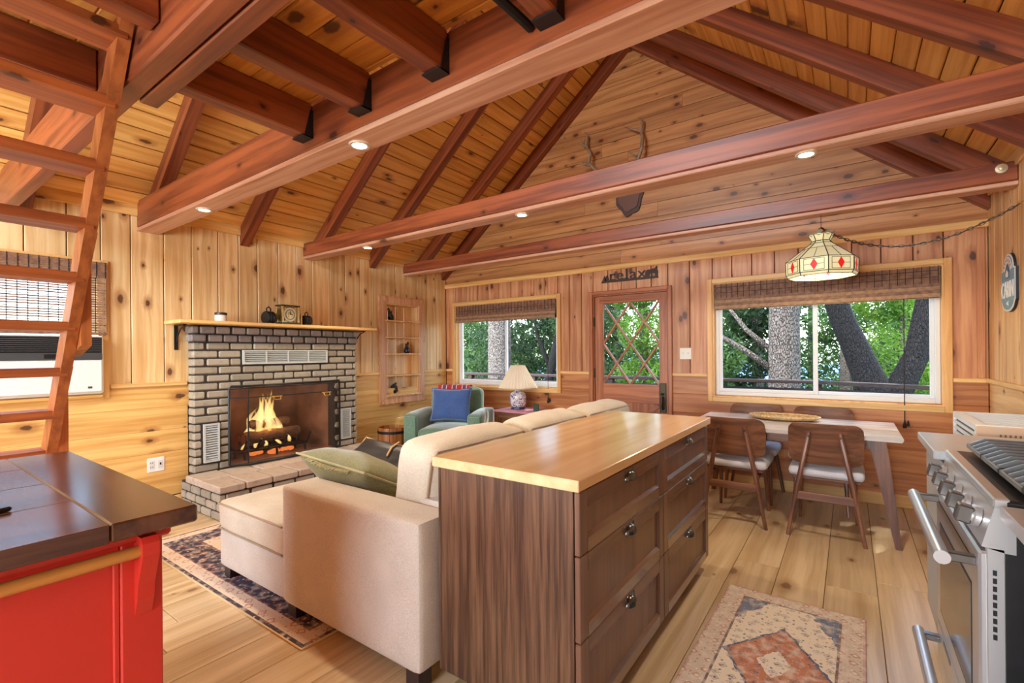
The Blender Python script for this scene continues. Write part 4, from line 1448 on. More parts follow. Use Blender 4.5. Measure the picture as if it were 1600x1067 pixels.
# ================================================================== LADDER
t = thing('loft_ladder', 'stained wooden loft ladder with flat treads at the left', 'ladder', (-3.95, .3, 0))
LO = (-3.95, .3, 0)
lx0, lz0, lx1, lz1 = -3.93, 0.0, -2.19, 2.545
dx, dz = lx1 - lx0, lz1 - lz0
ln = math.hypot(dx, dz)
ux, uz = dx / ln, dz / ln
nx_, nz_ = -uz, ux
for yy in (.02, .57):
    pl = [(lx0 - .02, 0), (lx0 + .11, 0), (lx1 + .10, lz1), (lx1 - .02, lz1)]
    obj('rail', sh(MB().prism(pl, 'y', yy, yy + .04), LO), M_ladder, t)
for i in range(12):
    zz = .21 + i * .2075
    xx = lx0 + dx * zz / dz
    obj('tread', sh(MB().box(xx - .055, .055, zz - .02, xx + .10, .60, zz + .02, .004), LO), M_ladder_y, t)
# stepped blocking boards behind the far rail
for (za, zb) in ((1.32, 1.98), (.72, 1.42)):
    xa = lx0 + dx * za / dz
    xb = lx0 + dx * zb / dz
    pl = [(xa + .05, za), (xa + .17, za + .03), (xa + .17, zb + .05), (xb + .02, zb)]
    obj('blocking_board', sh(MB().prism([(xa + .02, za), (xa + .20, za + .05), (xa + .20, za + .42), (xa + .30, za + .55), (xa + .18, za + .48)], 'y', .612, .65), LO), M_ladder, t)

# ================================================================== FABRICS
def fabric(name, col, dark, scale=260, rough=.9, bump=.35, sheen=.2):
    m, nt, b = new_mat(name)
    g = nt.nodes.new('ShaderNodeTexCoord')
    n = nt.nodes.new('ShaderNodeTexNoise')
    n.inputs['Scale'].default_value = scale
    n.inputs['Detail'].default_value = 2
    nt.links.new(g.outputs['Object'], n.inputs['Vector'])
    n2 = nt.nodes.new('ShaderNodeTexNoise')
    n2.inputs['Scale'].default_value = 7
    nt.links.new(g.outputs['Object'], n2.inputs['Vector'])
    f = math_node(nt, 'ADD', math_node(nt, 'MULTIPLY', n.outputs['Fac'], .7), math_node(nt, 'MULTIPLY', n2.outputs['Fac'], .3))
    nt.links.new(mixc(nt, smooth(nt, f, .3, .7), dark, col), b.inputs['Base Color'])
    b.inputs['Roughness'].default_value = rough
    b.inputs['Sheen Weight'].default_value = sheen
    bp = nt.nodes.new('ShaderNodeBump')
    bp.inputs['Strength'].default_value = bump
    bp.inputs['Distance'].default_value = .003
    nt.links.new(n.outputs['Fac'], bp.inputs['Height'])
    nt.links.new(bp.outputs[0], b.inputs['Normal'])
    return m
M_sofa = fabric('oatmeal_chenille', C(206, 196, 184), C(180, 169, 156))
M_sofa2 = fabric('oatmeal_cushion', C(212, 200, 180), C(186, 173, 152))
M_welt = fabric('welt_cord', C(176, 152, 124), C(150, 128, 104))
M_foot = plain('dark_sofa_foot', C(44, 34, 34), .4)

# ---- sectional sofa
t = thing('sectional_sofa', 'beige sectional sofa with chaise facing the fireplace', 'sofa', (-1.85, 2.6, 0))
SO = (-1.85, 2.6, 0)
def part(name, mb, mat, smooth_=True, lab=None):
    return obj(name, sh(mb, SO), mat, t, smooth=smooth_, label=lab)
SY0, SY1 = 1.265, 3.98
part('arm', MB().soft(-2.34, SY0, .075, -1.352, SY0 + .20, .665, .022, puff=(.004, .006, .006), seg=8), M_sofa)
part('arm', MB().soft(-2.34, SY1 - .2, .075, -1.352, SY1, .665, .022, puff=(.004, .006, .006), seg=8), M_sofa)
part('back_frame', MB().soft(-1.56, SY0 + .2, .075, -1.352, SY1 - .2, .69, .03, puff=(.004, 0, .004), seg=8), M_sofa)
part('seat_base', MB().soft(-2.34, SY0 + .2, .075, -1.56, SY1 - .2, .29, .02, seg=6), M_sofa)
part('chaise_base', MB().soft(-3.06, SY0 + .012, .075, -2.34, 2.13, .29, .02, puff=(.004, .004, 0), seg=6), M_sofa)
cc = part('chaise_cushion', MB().soft(-3.075, SY0 + .005, .285, -2.30, 2.13, .465, .045, puff=(.012, .012, .016), seg=12, wr=.004, seed=3), M_sofa2)
obj('welt', sh(MB().tube([(-2.345, SY0 + .004, .445), (-3.05, SY0 + .004, .445), (-3.072, SY0 + .03, .447), (-3.078, 2.1, .447)], .005, 6), SO), M_welt, cc)
obj('welt', sh(MB().tube([(-2.345, SY0 + .004, .305), (-3.05, SY0 + .004, .303), (-3.072, SY0 + .03, .303), (-3.078, 2.1, .303)], .005, 6), SO), M_welt, cc)
for a, b2 in ((1.467, 2.13), (2.135, 2.95), (2.955, 3.78)):
    part('seat_cushion', MB().soft(-2.36, a, .285, -1.62, b2, .465, .045, puff=(.012, .004, .018), seg=10, wr=.004, seed=int(a * 10)), M_sofa2)
for i, (a, b2) in enumerate(((1.47, 2.235), (2.24, 3.0), (3.005, 3.77))):
    R = Matrix.Translation((-1.66, 0, .47)) @ Matrix.Rotation(math.radians(10), 4, 'Y')
    bc = part('back_cushion', MB().soft(-.13, a, -.02, .12, b2, .45, .07, puff=(.05, .008, .02), seg=14, wr=.012, seed=20 + i, wf=6, M=R), M_sofa2)
    ring = []
    for (yy, zz) in ((a + .03, .0), (a + .012, .05), (a + .012, .39), (a + .04, .43), (b2 - .04, .43), (b2 - .012, .39), (b2 - .012, .05), (b2 - .03, 0)):
        ring.append(R @ Vector((.098, yy, zz + .004)))
    obj('welt', sh(MB().tube(ring, .006, 6), SO), M_welt, bc)
for (x, y) in ((-1.40, 1.31), (-2.28, 1.32), (-3.0, 1.33), (-3.0, 2.06), (-1.40, 3.93), (-2.28, 3.93)):
    f = MB().prism([(x - .035, y - .035), (x + .035, y - .035), (x + .035, y + .035), (x - .035, y + .035)], 'z', .011, .08)
    part('foot', f, M_foot, False)
def pillow(name, label, loc, rot, w_, h_, d_, mat, weltmat=None, extra=None, seed=0):
    t = thing(name, label, 'pillow', loc)
    t.rotation_euler = rot
    mb = MB()
    N = 18
    vs, fs = [], []
    idx = {}
    for s in (1, -1):
        for i in range(N + 1):
            for j in range(N + 1):
                u, v = -1 + 2 * i / N, -1 + 2 * j / N
                edge = (1 - abs(u) ** 2.6) * (1 - abs(v) ** 2.6)
                zz = s * d_ / 2 * max(0, edge) ** .55
                # pinched corners
                k = 1 - .10 * (1 - u * u) * abs(v) ** 3
                k2 = 1 - .10 * (1 - v * v) * abs(u) ** 3
                nn = mnoise.noise(Vector((u * 2 + seed, v * 2, s))) * .012
                if s < 0 and (i in (0, N) or j in (0, N)):
                    idx[(s, i, j)] = idx[(1, i, j)]
                    continue
                idx[(s, i, j)] = len(vs)
                vs.append((u * w_ / 2 * k2, v * h_ / 2 * k, zz + (nn if edge > .1 else 0)))
        for i in range(N):
            for j in range(N):
                q = [idx[(s, i, j)], idx[(s, i + 1, j)], idx[(s, i + 1, j + 1)], idx[(s, i, j + 1)]]
                fs.append(q if s > 0 else q[::-1])
    mb.add(vs, fs)
    obj('cover', mb, mat, t, smooth='all')
    rim = [vs[idx[(1, i, 0)]] for i in range(N + 1)] + [vs[idx[(1, N, j)]] for j in range(1, N + 1)] + [vs[idx[(1, i, N)]] for i in range(N - 1, -1, -1)] + [vs[idx[(1, 0, j)]] for j in range(N - 1, -1, -1)]
    if weltmat:
        obj('piping', MB().tube(rim, .006, 6), weltmat, t)
    return t
M_green = fabric('olive_velvet', C(132, 130, 86), C(104, 102, 64), scale=120, bump=.15, sheen=.5)
M_olive_pale = fabric('olive_fringe', C(184, 176, 132), C(150, 142, 98))
M_blackleather = plain('black_leather', C(34, 34, 38), .4, bump=.3, bscale=60)
M_tan = plain('tan_piping', C(214, 176, 120), .6)
gp = pillow('throw_pillow', 'olive green throw pillow with fringe stripe lying on the sofa', (-2.24, 1.655, .655), (math.radians(-27), math.radians(1.5), math.radians(-3)), .66, .42, .22, M_green, M_olive_pale, seed=2)
fr = MB()
rnd = random.Random(3)
for i in range(46):
    u = -.20 + .40 * i / 45
    zz = -.016 + .35 * u * u
    for k in range(2):
        l = rnd.uniform(.03, .05)
        a = rnd.uniform(-.6, .6)
        fr.tube([(u, -.195 + .012 * k, zz), (u + l * math.sin(a), -.212 + .01 * k, zz - l * .45)], .0035, 4)
obj('fringe', fr, M_olive_pale, gp, kind='stuff')
bp_ = pillow('throw_pillow', 'black leather pillow with tan piping behind the olive pillow', (-2.56, 2.06, .605), (math.radians(32), math.radians(4), math.radians(4)), .60, .34, .13, M_blackleather, M_tan, seed=9)
obj('strap', MB().tube([(.05, .16, .035), (.07, .08, .068), (.10, .0, .07)], .006, 6), M_tan, bp_)

# ---- armchair
M_velvet = fabric('green_velvet', C(92, 128, 104), C(70, 100, 74), scale=90, bump=.1, sheen=.8)
M_velvet.node_tree.nodes['Principled BSDF'].inputs['Roughness'].default_value = .6
ang = math.atan2(.45, .89)
t = thing('armchair', 'green velvet armchair in the corner with a blue pillow', 'armchair', (-3.95, 4.26, 0), ang)
HW = .46
for s in (-1, 1):
    a = obj('arm', MB().soft(s * HW - .085 * s - .085, -.40, .10, s * HW - .085 * s + .085, .40, .625, .035, puff=(.006, .012, .02), seg=8), M_velvet, t, smooth='all')
    obj('arm_facing', MB().soft(s * HW - .085 * s - .07, -.415, .12, s * HW - .085 * s + .07, -.392, .60, .012, seg=4), M_velvet, a, smooth=True)
obj('seat_base', MB().soft(-.30, -.38, .10, .30, .34, .29, .03, seg=6), M_velvet, t, smooth='all')
obj('seat_cushion', MB().soft(-.292, -.41, .285, .292, .24, .455, .05, puff=(.004, .02, .025), seg=10, wr=.004), M_velvet, t, smooth='all')
RB = Matrix.Translation((0, .27, .42)) @ Matrix.Rotation(math.radians(-10), 4, 'X')
bk = obj('backrest', MB().soft(-.325, -.08, -.05, .325, .085, .46, .055, puff=(.004, .025, .012), seg=12, M=RB), M_velvet, t, smooth='all')
rim = [RB @ Vector(p) for p in ((-.318, -.07, .0), (-.322, -.075, .36), (-.30, -.078, .435), (-.25, -.08, .462), (.25, -.08, .462), (.30, -.078, .435), (.322, -.075, .36), (.318, -.07, 0))]
obj('piping', MB().tube(rim, .007, 6), fabric('pale_green_piping', C(150, 176, 150), C(120, 150, 124)), bk)
for (x, y) in ((-.38, -.34), (.38, -.34), (-.38, .34), (.38, .34)):
    obj('leg', MB().tube([(x, y, .10), (x, y, 0.011)], [.025, .017], 10), M_foot, t)
def plaid():
    m, nt, b = new_mat('red_plaid')
    tc = nt.nodes.new('ShaderNodeTexCoord')
    sp = nt.nodes.new('ShaderNodeSeparateXYZ')
    nt.links.new(tc.outputs['Object'], sp.inputs[0])
    col = C(186, 44, 52)
    def stripe(src, period, lo, hi, off=0.0):
        q = math_node(nt, 'FRACT', math_node(nt, 'DIVIDE', math_node(nt, 'ADD', src, 10 + off), period))
        return math_node(nt, 'MULTIPLY', math_node(nt, 'GREATER_THAN', q, lo), math_node(nt, 'LESS_THAN', q, hi))
    c = mixc(nt, math_node(nt, 'MULTIPLY', stripe(sp.outputs[0], .13, .55, .9), .75), col, C(72, 76, 110))
    c = mixc(nt, math_node(nt, 'MULTIPLY', stripe(sp.outputs[0], .13, .48, .55), .9), c, C(232, 224, 218))
    c = mixc(nt, math_node(nt, 'MULTIPLY', stripe(sp.outputs[0], .13, .9, .97), .9), c, C(232, 224, 218))
    c = mixc(nt, math_node(nt, 'MULTIPLY', stripe(sp.outputs[2], .09, .6, .8), .45), c, C(90, 70, 96))
    nt.links.new(c, b.inputs['Base Color'])
    b.inputs['Roughness'].default_value = .9
    return m
th_ = MB()
pr = [(-.126, .30), (-.130, .34), (-.130, .42), (-.118, .485), (-.03, .502), (.05, .500), (.122, .475), (.137, .38), (.137, .20)]
inn = [(-.114, .30), (-.118, .34), (-.118, .42), (-.106, .475), (-.03, .490), (.05, .488), (.112, .465), (.125, .38), (.125, .20)]
th_.prism(pr + inn[::-1], 'x', -.235, .165)
th_.v = [tuple(RB @ Vector(p)) for p in th_.v]
thr = tag(obj('plaid_throw', th_, plaid(), loc=(-3.95, 4.26, 0), rot=(0, 0, ang)), 'red plaid throw folded over the top of the armchair', 'throw')
M_bluev = fabric('blue_velvet', C(58, 92, 150), C(44, 72, 124), scale=100, bump=.1, sheen=.6)
bl = pillow('throw_pillow', 'royal blue throw pillow leaning in the green armchair', (-3.95 + .045, 4.26 - .055, .705), (math.radians(76), 0, ang), .50, .40, .15, M_bluev, M_bluev, seed=5)
# ---- side table with lamp
M_pinkc = fabric('pink_cloth', C(216, 150, 164), C(196, 124, 140))
M_walnut_x = wood('walnut_x', C(150, 104, 78), C(98, 62, 44), 'x', 'y', knots=0, rough=.35, gs=1.2)
M_walnut_z = wood('walnut_z', C(140, 92, 68), C(90, 56, 42), 'z', 'x', knots=0, rough=.35, gs=1.2)
t = thing('side_table', 'small side table with pink top under the table lamp', 'table', (-3.37, 4.83, 0))
obj('table_top', MB().box(-.215, -.2, .595, .36, .22, .62, .006), M_pinkc, t)
obj('apron', MB().box(-.18, -.16, .52, .31, .17, .595), M_walnut_x, t)
for x in (-.17, .29):
    for y in (-.14, .15):
        obj('leg', MB().tube([(x, y, .53), (x, y, 0)], [.024, .016], 8), M_walnut_z, t)
M_china = plain('blue_white_china', C(226, 222, 224), .2)
def china():
    m, nt, b = new_mat('patterned_china')
    tc = nt.nodes.new('ShaderNodeTexCoord')
    v = nt.nodes.new('ShaderNodeTexVoronoi')
    v.inputs['Scale'].default_value = 42
    v.feature = 'DISTANCE_TO_EDGE'
    nt.links.new(tc.outputs['Object'], v.inputs['Vector'])
    n = nt.nodes.new('ShaderNodeTexNoise')
    n.inputs['Scale'].default_value = 22
    nt.links.new(tc.outputs['Object'], n.inputs['Vector'])
    f = math_node(nt, 'MULTIPLY', smooth(nt, v.outputs['Distance'], .16, .06), smooth(nt, n.outputs['Fac'], .4, .55))
    nt.links.new(mixc(nt, f, C(234, 228, 226), C(92, 84, 138)), b.inputs['Base Color'])
    b.inputs['Roughness'].default_value = .15
    return m
t = thing('table_lamp', 'ginger jar table lamp with cream pleated shade before the left window', 'lamp', (-3.37, 4.85, .62))
obj('stand', MB().lathe([(.088, 0), (.092, .006), (.088, .022), (.078, .028)], 8), plain('lamp_stand', C(52, 44, 84), .35), t)
obj('jar', MB().lathe([(.07, .028), (.094, .05), (.102, .09), (.104, .15), (.098, .185), (.075, .212), (.05, .222), (.048, .236), (.052, .24)], 24), china(), t, smooth=True)
obj('lid', MB().lathe([(.055, .24), (.056, .25), (.02, .268), (.012, .285), (.004, .29)], 16), M_china, t, smooth=True)
obj('neck', MB().tube([(0, 0, .285), (0, 0, .34)], .009, 8), M_brass, t)
sh_ = MB()
n = 72
vs = []
for r, z in ((.245, .258), (.235, .275), (.092, .535), (.09, .545)):
    for k in range(n):
        a = 2 * PI * k / n
        rr = r * (1 + (.022 if k % 2 else -.022))
        vs.append((rr * math.cos(a), rr * math.sin(a), z))
fs = [(i * n + k, i * n + (k + 1) % n, (i + 1) * n + (k + 1) % n, (i + 1) * n + k) for i in range(3) for k in range(n)]
sh_.add(vs, fs)
M_shade = plain('pleated_shade', C(240, 228, 204), .8)
M_shade.node_tree.nodes['Principled BSDF'].inputs['Transmission Weight'].default_value = .0
obj('shade', sh_, M_shade, t)
obj('shade_band', MB().lathe([(.246, .256), (.25, .258), (.248, .268), (.243, .27)], 36, cap=False), plain('shade_band', C(196, 170, 128), .7), t)
obj('finial', MB().lathe([(.012, .545), (.014, .56), (.004, .575)], 10), M_brass, t)
bk_ = thing('green_box', 'small dark green box at the right end of the side table', 'box', (-3.07, 4.80, .62), .5)
obj('box_body', MB().box(-.03, -.07, 0, .03, .07, .055, .003), plain('dark_green_cloth', C(58, 78, 58), .7), bk_)
obj('lid', MB().prism([(-.072, .055), (.072, .055), (.072, .062), (0, .082), (-.072, .062)], 'x', -.032, .032), bpy.data.materials['dark_green_cloth'], bk_)

# ================================================================== KITCHEN ISLAND
M_isl_side = wood('island_side_veneer', C(112, 82, 60), C(62, 42, 32), 'z', 'x', knots=0, rough=.34, gs=2.4, ring=0)
M_isl_front = wood('island_front_veneer', C(120, 88, 70), C(92, 64, 50), 'z', 'y', knots=0, rough=.3, gs=.9, var=.03, ring=0)
M_isl_fronty = wood('island_rail_veneer', C(120, 88, 70), C(92, 64, 50), 'y', 'z', knots=0, rough=.25, gs=.9, var=.03, ring=0)
M_isl_edge = wood('island_edge_satin', C(120, 88, 70), C(92, 64, 50), 'y', 'z', knots=0, rough=.12, gs=.9, var=.03, ring=0, coat=.6)
M_butcher = wood('island_top_wood', C(222, 188, 146), C(202, 162, 116), 'y', 'x', knots=0, rough=.17, gs=.5, var=.02, ring=0)
M_nickel = plain('dark_nickel', C(96, 94, 92), .22, .95)
IX0, IX1, IY0, IY1 = -1.325, -.688, 1.315, 3.03
t = thing('kitchen_island', 'dark brown kitchen island with six drawers and a wooden top', 'kitchen island', ((IX0 + IX1) / 2, (IY0 + IY1) / 2, 0))
IO = ((IX0 + IX1) / 2, (IY0 + IY1) / 2, 0)
def ip(name, mb, mat, parent=None, **k):
    return obj(name, sh(mb, IO), mat, parent or t, **k)
ip('countertop', MB().box(IX0, IY0, .882, IX1, IY1, .92, .003), M_butcher)
bx0, bx1, by0, by1 = IX0 + .02, IX1 - .034, IY0 + .028, IY1 - .02
ip('body', MB().box(bx0, by0 + .018, .10, bx1, by1 - .018, .88), M_isl_front)
ip('end_panel', MB().box(bx0, by0, .085, bx1 - .001, by0 + .017, .881, .001), M_isl_side)
ip('end_panel', MB().box(bx0, by1 - .017, .085, bx1 - .001, by1, .881, .001), M_isl_side)
ip('back_panel', MB().box(bx0 - .012, by0, .085, bx0 - .001, by1, .881), M_isl_side)
for x in (bx0 + .08, bx1 - .08):
    for y in (by0 + .1, (by0 + by1) / 2, by1 - .1):
        ip('leg', MB().lathe([(.03, .0), (.03, .012), (.018, .02), (.018, .10)], 10, c=(x, y)), M_black)
yc = 2.175
fx = bx1 + .001
def drawer(y0, y1, z0, z1):
    rw = .058
    d = ip('drawer', MB().box(fx, y0 + rw - .004, z0 + rw - .004, fx + .008, y1 - rw + .004, z1 - rw + .004), M_isl_front)
    for (a, b2, c, e, m) in ((y0, y0 + rw, z0, z1, M_isl_front), (y1 - rw, y1, z0, z1, M_isl_front), (y0 + rw, y1 - rw, z0, z0 + rw, M_isl_fronty), (y0 + rw, y1 - rw, z1 - rw, z1, M_isl_fronty)):
        if e - c < .1 and c == z0:      # bottom rail with a sloped inner edge
            ip('frame_rail', MB().prism([(fx, c), (fx + .02, c), (fx + .02, e - .014), (fx + .006, e), (fx, e)], 'y', a + .0005, b2 - .0005), M_isl_edge, d)
        else:
            ip('frame_rail', MB().box(fx, a + .0005, c, fx + .02, b2 - .0005, e, .0025), m, d)
    # cup pull
    ym, zm = (y0 + y1) / 2, z1 - .030
    cup = MB()
    vs, fs = [], []
    n1, n2 = 10, 6
    for i in range(n1 + 1):
        for j in range(n2 + 1):
            a = PI * i / n1
            b_ = PI / 2 * j / n2
            yy = .042 * math.cos(a)
            rr = math.sin(a)
            vs.append((fx + .02 + .026 * rr * math.cos(b_) * 1.0, ym + yy, zm - .012 + .024 * rr * math.sin(b_) + .008 * rr - .010 * (1 - math.sin(b_)) * rr))
    for i in range(n1):
        for j in range(n2):
            fs.append((i * (n2 + 1) + j, (i + 1) * (n2 + 1) + j, (i + 1) * (n2 + 1) + j + 1, i * (n2 + 1) + j + 1))
    cup.add(vs, fs)
    cup.box(fx + .0195, ym - .046, zm - .004, fx + .0225, ym + .046, zm + .022, .001)
    ip('cup_pull', cup, M_nickel, d, smooth='all')
for (a, b2) in ((by0 + .003, yc - .0025), (yc + .0025, by1 - .003)):
    drawer(a, b2, .668, .872)
    drawer(a, b2, .39, .664)
    drawer(a, b2, .09, .386)

# ================================================================== RED CABINET
def worn(name, col, dark, amount=.12):
    m, nt, b = new_mat(name)
    g = nt.nodes.new('ShaderNodeNewGeometry')
    mp = nt.nodes.new('ShaderNodeMapping')
    mp.inputs['Scale'].default_value = (22, 22, 3.5)
    nt.links.new(g.outputs['Position'], mp.inputs[0])
    n = nt.nodes.new('ShaderNodeTexNoise')
    n.inputs['Scale'].default_value = 1.6
    n.inputs['Detail'].default_value = 5
    nt.links.new(mp.outputs[0], n.inputs['Vector'])
    n2 = nt.nodes.new('ShaderNodeTexNoise')
    n2.inputs['Scale'].default_value = 2.5
    nt.links.new(g.outputs['Position'], n2.inputs['Vector'])
    c = mixc(nt, math_node(nt, 'MULTIPLY', n2.outputs['Fac'], .35), col, tuple([q * .7 for q in col[:3]] + [1]))
    c = mixc(nt, smooth(nt, n.outputs['Fac'], .745 - amount * .3, .775 - amount * .3), c, dark)
    nt.links.new(c, b.inputs['Base Color'])
    b.inputs['Roughness'].default_value = .38
    return m
M_redp = worn('distressed_red_paint', C(200, 50, 40), C(60, 26, 20), .1)
M_redtop = wood('dark_plank_top', C(104, 64, 40), C(60, 34, 22), 'y', 'x', knots=.5, knot_col=C(30, 16, 12), halo=C(60, 34, 22), rough=.2, gs=.6, coat=.3)
M_redtopx = wood('dark_plank_end', C(104, 64, 40), C(60, 34, 22), 'x', 'y', knots=.3, knot_col=C(30, 16, 12), halo=C(60, 34, 22), rough=.2, gs=.6, coat=.3)
M_bar = wood('towel_bar_wood', C(184, 126, 60), C(136, 84, 36), 'y', 'x', knots=0, rough=.35)
RX0, RX1, RY0, RY1 = -2.70, -1.43, -.85, .545
t = thing('red_cabinet', 'distressed red cabinet with dark plank top and wooden towel bar', 'cabinet', ((RX0 + RX1) / 2, (RY0 + RY1) / 2, 0))
RO = ((RX0 + RX1) / 2, (RY0 + RY1) / 2, 0)
def rp(name, mb, mat, parent=None, **k):
    return obj(name, sh(mb, RO), mat, parent or t, **k)
top = []
ys = [RY1 - .20]
rp('top_end_board', MB().box(RX0, RY1 - .185, .875, RX1, RY1, .92, .005), M_redtopx)
xx = RX0
for wv in (.30, .33, .31, .33):
    rp('top_plank', MB().box(xx + .001, RY0, .875, xx + wv - .001, RY1 - .1865, .9195, .0015), M_redtop)
    xx += wv
cx0, cx1, cy0, cy1 = RX0 + .06, RX1 - .065, RY0 + .06, RY1 - .06
rp('body', MB().box(cx0, cy0, .0, cx1 - .022, cy1, .873), M_redp)
rp('corner_post', MB().box(cx1 - .022, cy1 - .09, 0, cx1, cy1, .872, .004), M_redp)
rp('corner_post', MB().box(cx1 - .022, cy0, 0, cx1, cy0 + .09, .872, .004), M_redp)
rp('top_rail', MB().box(cx1 - .022, cy0 + .09, .80, cx1 - .002, cy1 - .09, .872, .004), M_redp)
rp('bottom_rail', MB().box(cx1 - .022, cy0 + .09, 0.0, cx1 - .002, cy1 - .09, .12, .004), M_redp)
rp('side_panel', MB().box(cx1 - .022, cy0 + .09, .12, cx1 - .014, cy1 - .09, .80), M_redp)
rp('bead', MB().box(cx1 - .014, cy1 - .104, .12, cx1 - .004, cy1 - .09, .80, .003), M_redp)
rp('cornice', MB().box(cx1 - .004, cy0, .845, cx1 + .018, cy1 + .015, .873, .006), M_redp)
for yy in (cy1 - .062, cy0 + .03):
    cb = [(cx1 - .001, .665), (cx1 + .004, .655), (cx1 + .022, .70), (cx1 + .028, .74), (cx1 + .048, .785), (cx1 + .062, .82), (cx1 + .062, .85), (cx1 + .05, .864), (cx1 - .001, .864)]
    rp('corbel', MB().prism(cb, 'y', yy, yy + .036), M_redp)
rp('towel_bar', MB().tube([(cx1 + .036, cy0 + .05, .828), (cx1 + .036, cy1 - .055, .828)], .0155, 12), M_bar, smooth=True)
tag(obj('tablet', MB().box(-.10, -.09, 0, .10, .05, .012, .004), plain('black_glass', C(20, 20, 24), .15), loc=(-1.855, .17, .9205), rot=(0, 0, .3)), 'thin black tablet lying on the dark plank top of the red cabinet', 'tablet')

# ================================================================== RANGE AND COUNTERS
M_steel = plain('brushed_steel', C(206, 208, 210), .28, .7)
M_steel_d = plain('dark_steel', C(120, 118, 116), .3, .9)
M_enamel = plain('black_enamel', C(24, 24, 26), .35, noise=.3, nscale=30)
M_cast = plain('cast_iron', C(112, 112, 114), .35, .6)
M_ovenglass = plain('oven_glass', C(96, 94, 92), .1, 0)
GX0, GX1, GY0, GY1 = .275, XR - .03, 1.735, 2.49
t = thing('gas_range', 'stainless steel gas range with black iron grates and a towel bar handle', 'stove', ((GX0 + GX1) / 2, (GY0 + GY1) / 2, 0))
GO = ((GX0 + GX1) / 2, (GY0 + GY1) / 2, 0)
def gp_(name, mb, mat, parent=None, **k):
    return obj(name, sh(mb, GO), mat, parent or t, **k)
gp_('body', MB().box(GX0 + .05, GY0 + .002, .06, GX1, GY1 - .002, .895), M_enamel)
gp_('front_column', MB().box(GX0 + .015, GY0, .06, GX0 + .05, GY0 + .022, .80, .002), M_steel)
gp_('front_column', MB().box(GX0 + .015, GY1 - .022, .06, GX0 + .05, GY1, .80, .002), M_steel)
for i in range(9):
    gp_('vent_slot', MB().box(GX0 + .026, GY0 - .0008, .56 + i * .021, GX0 + .034, GY0 + .001, .574 + i * .021), M_black)
for s in range(4):
    gp_('foot', MB().lathe([(.02, 0), (.02, .06)], 8, c=(GX0 + .09 if s % 2 else GX1 - .05, GY0 + .05 if s < 2 else GY1 - .05)), M_black)
# control panel, slanted
cp = [(GX0 + .05, .79), (GX0 + .005, .80), (GX0 + .03, .905), (GX0 + .07, .912), (GX0 + .07, .79)]
gp_('control_panel', MB().prism(cp, 'y', GY0, GY1), M_steel)
gp_('cooktop', MB().box(GX0 + .05, GY0, .895, GX1, GY1, .928, .006), M_enamel)
gp_('cooktop_rim', MB().box(GX0 + .028, GY0 + .002, .905, GX0 + .062, GY1 - .002, .93, .004), M_steel)
for i in range(5):
    yy = GY0 + .09 + i * .145
    K = Matrix.Translation((GX0 + .016, yy, .852)) @ Matrix.Rotation(math.radians(-76.5), 4, 'Y')
    kb = gp_('knob', MB().lathe([(.027, 0), (.027, .012), (.022, .016), (.022, .02)], 20, M=K), M_steel, smooth=True)
    gp_('knob_grip', MB().box(-.024, -.020, .016, .024, .020, .05, .004, M=K), M_steel_d, kb)
# oven door
door = gp_('oven_door', MB().box(GX0, GY0 + .006, .27, GX0 + .05, GY1 - .006, .785, .006), M_steel)
gp_('oven_window', MB().box(GX0 - .002, GY0 + .10, .34, GX0 + .001, GY1 - .10, .66), M_ovenglass, door)
gp_('window_trim', MB().box(GX0 - .001, GY0 + .092, .332, GX0 + .0005, GY1 - .092, .668), M_black, door)
gp_('door_slot', MB().box(GX0 - .0008, GY0 + .05, .735, GX0 + .001, GY1 - .05, .741), M_black, door)
def handle(z, parent, x=.20):
    h = gp_('handle', MB().tube([(x, GY0 + .02, z), (x, GY1 - .02, z)], .019, 16), M_steel, parent, smooth=True)
    return h
handle(.745, door, .205)
for yy in (GY0 + .05, GY1 - .05):
    gp_('handle_post', MB().box(.205, yy - .014, .733, GX0 + .002, yy + .014, .757, .003), M_steel_d, door)
dr = gp_('warming_drawer', MB().box(GX0, GY0 + .006, .07, GX0 + .05, GY1 - .006, .262, .006), M_steel)
handle(.205, dr, .215)
for yy in (GY0 + .05, GY1 - .05):
    gp_('handle_post', MB().box(.215, yy - .014, .193, GX0 + .002, yy + .014, .217, .003), M_steel_d, dr)
gp_('badge', MB().box(GX0 - .002, GY1 - .3, .235, GX0, GY1 - .16, .25), M_steel_d, dr)
# grates
for gi, (a, b2) in enumerate(((GY0 + .02, GY0 + .255), (GY0 + .262, GY1 - .262), (GY1 - .255, GY1 - .02))):
    g0 = gp_('grate', MB().box(GX0 + .085, a, .945, GX0 + .105, b2, .963, .003).box(GX1 - .06, a, .945, GX1 - .04, b2, .963, .003).box(GX0 + .085, a, .945, GX1 - .04, a + .012, .963, .003).box(GX0 + .085, b2 - .012, .945, GX1 - .04, b2, .963, .003), M_cast)
    n = 4
    for i in range(n):
        yy = a + (b2 - a) * (i + .5) / n
        gp_('grate_bar', MB().prism([(GX0 + .088, .950), (GX1 - .05, .950), (GX1 - .05, .988), (GX0 + .13, .988), (GX0 + .088, .966)], 'y', yy - .005, yy + .005), M_cast, g0)
    gp_('cross_bar', MB().box((GX0 + GX1) / 2 - .01, a, .965, (GX0 + GX1) / 2 + .012, b2, .990, .002), M_steel, g0)
for (xx, yy) in ((GX0 + .19, GY0 + .14), (GX0 + .42, GY0 + .14), (GX0 + .19, GY1 - .14), (GX0 + .42, GY1 - .14), (GX0 + .3, (GY0 + GY1) / 2)):
    bb = gp_('burner', MB().lathe([(.05, .928), (.05, .935), (.036, .94)], 18, c=(xx, yy)), M_steel_d, smooth=True)
    gp_('burner_cap', MB().lathe([(.032, .94), (.032, .945), (.026, .947)], 18, c=(xx, yy)), M_cast, bb, smooth=True)
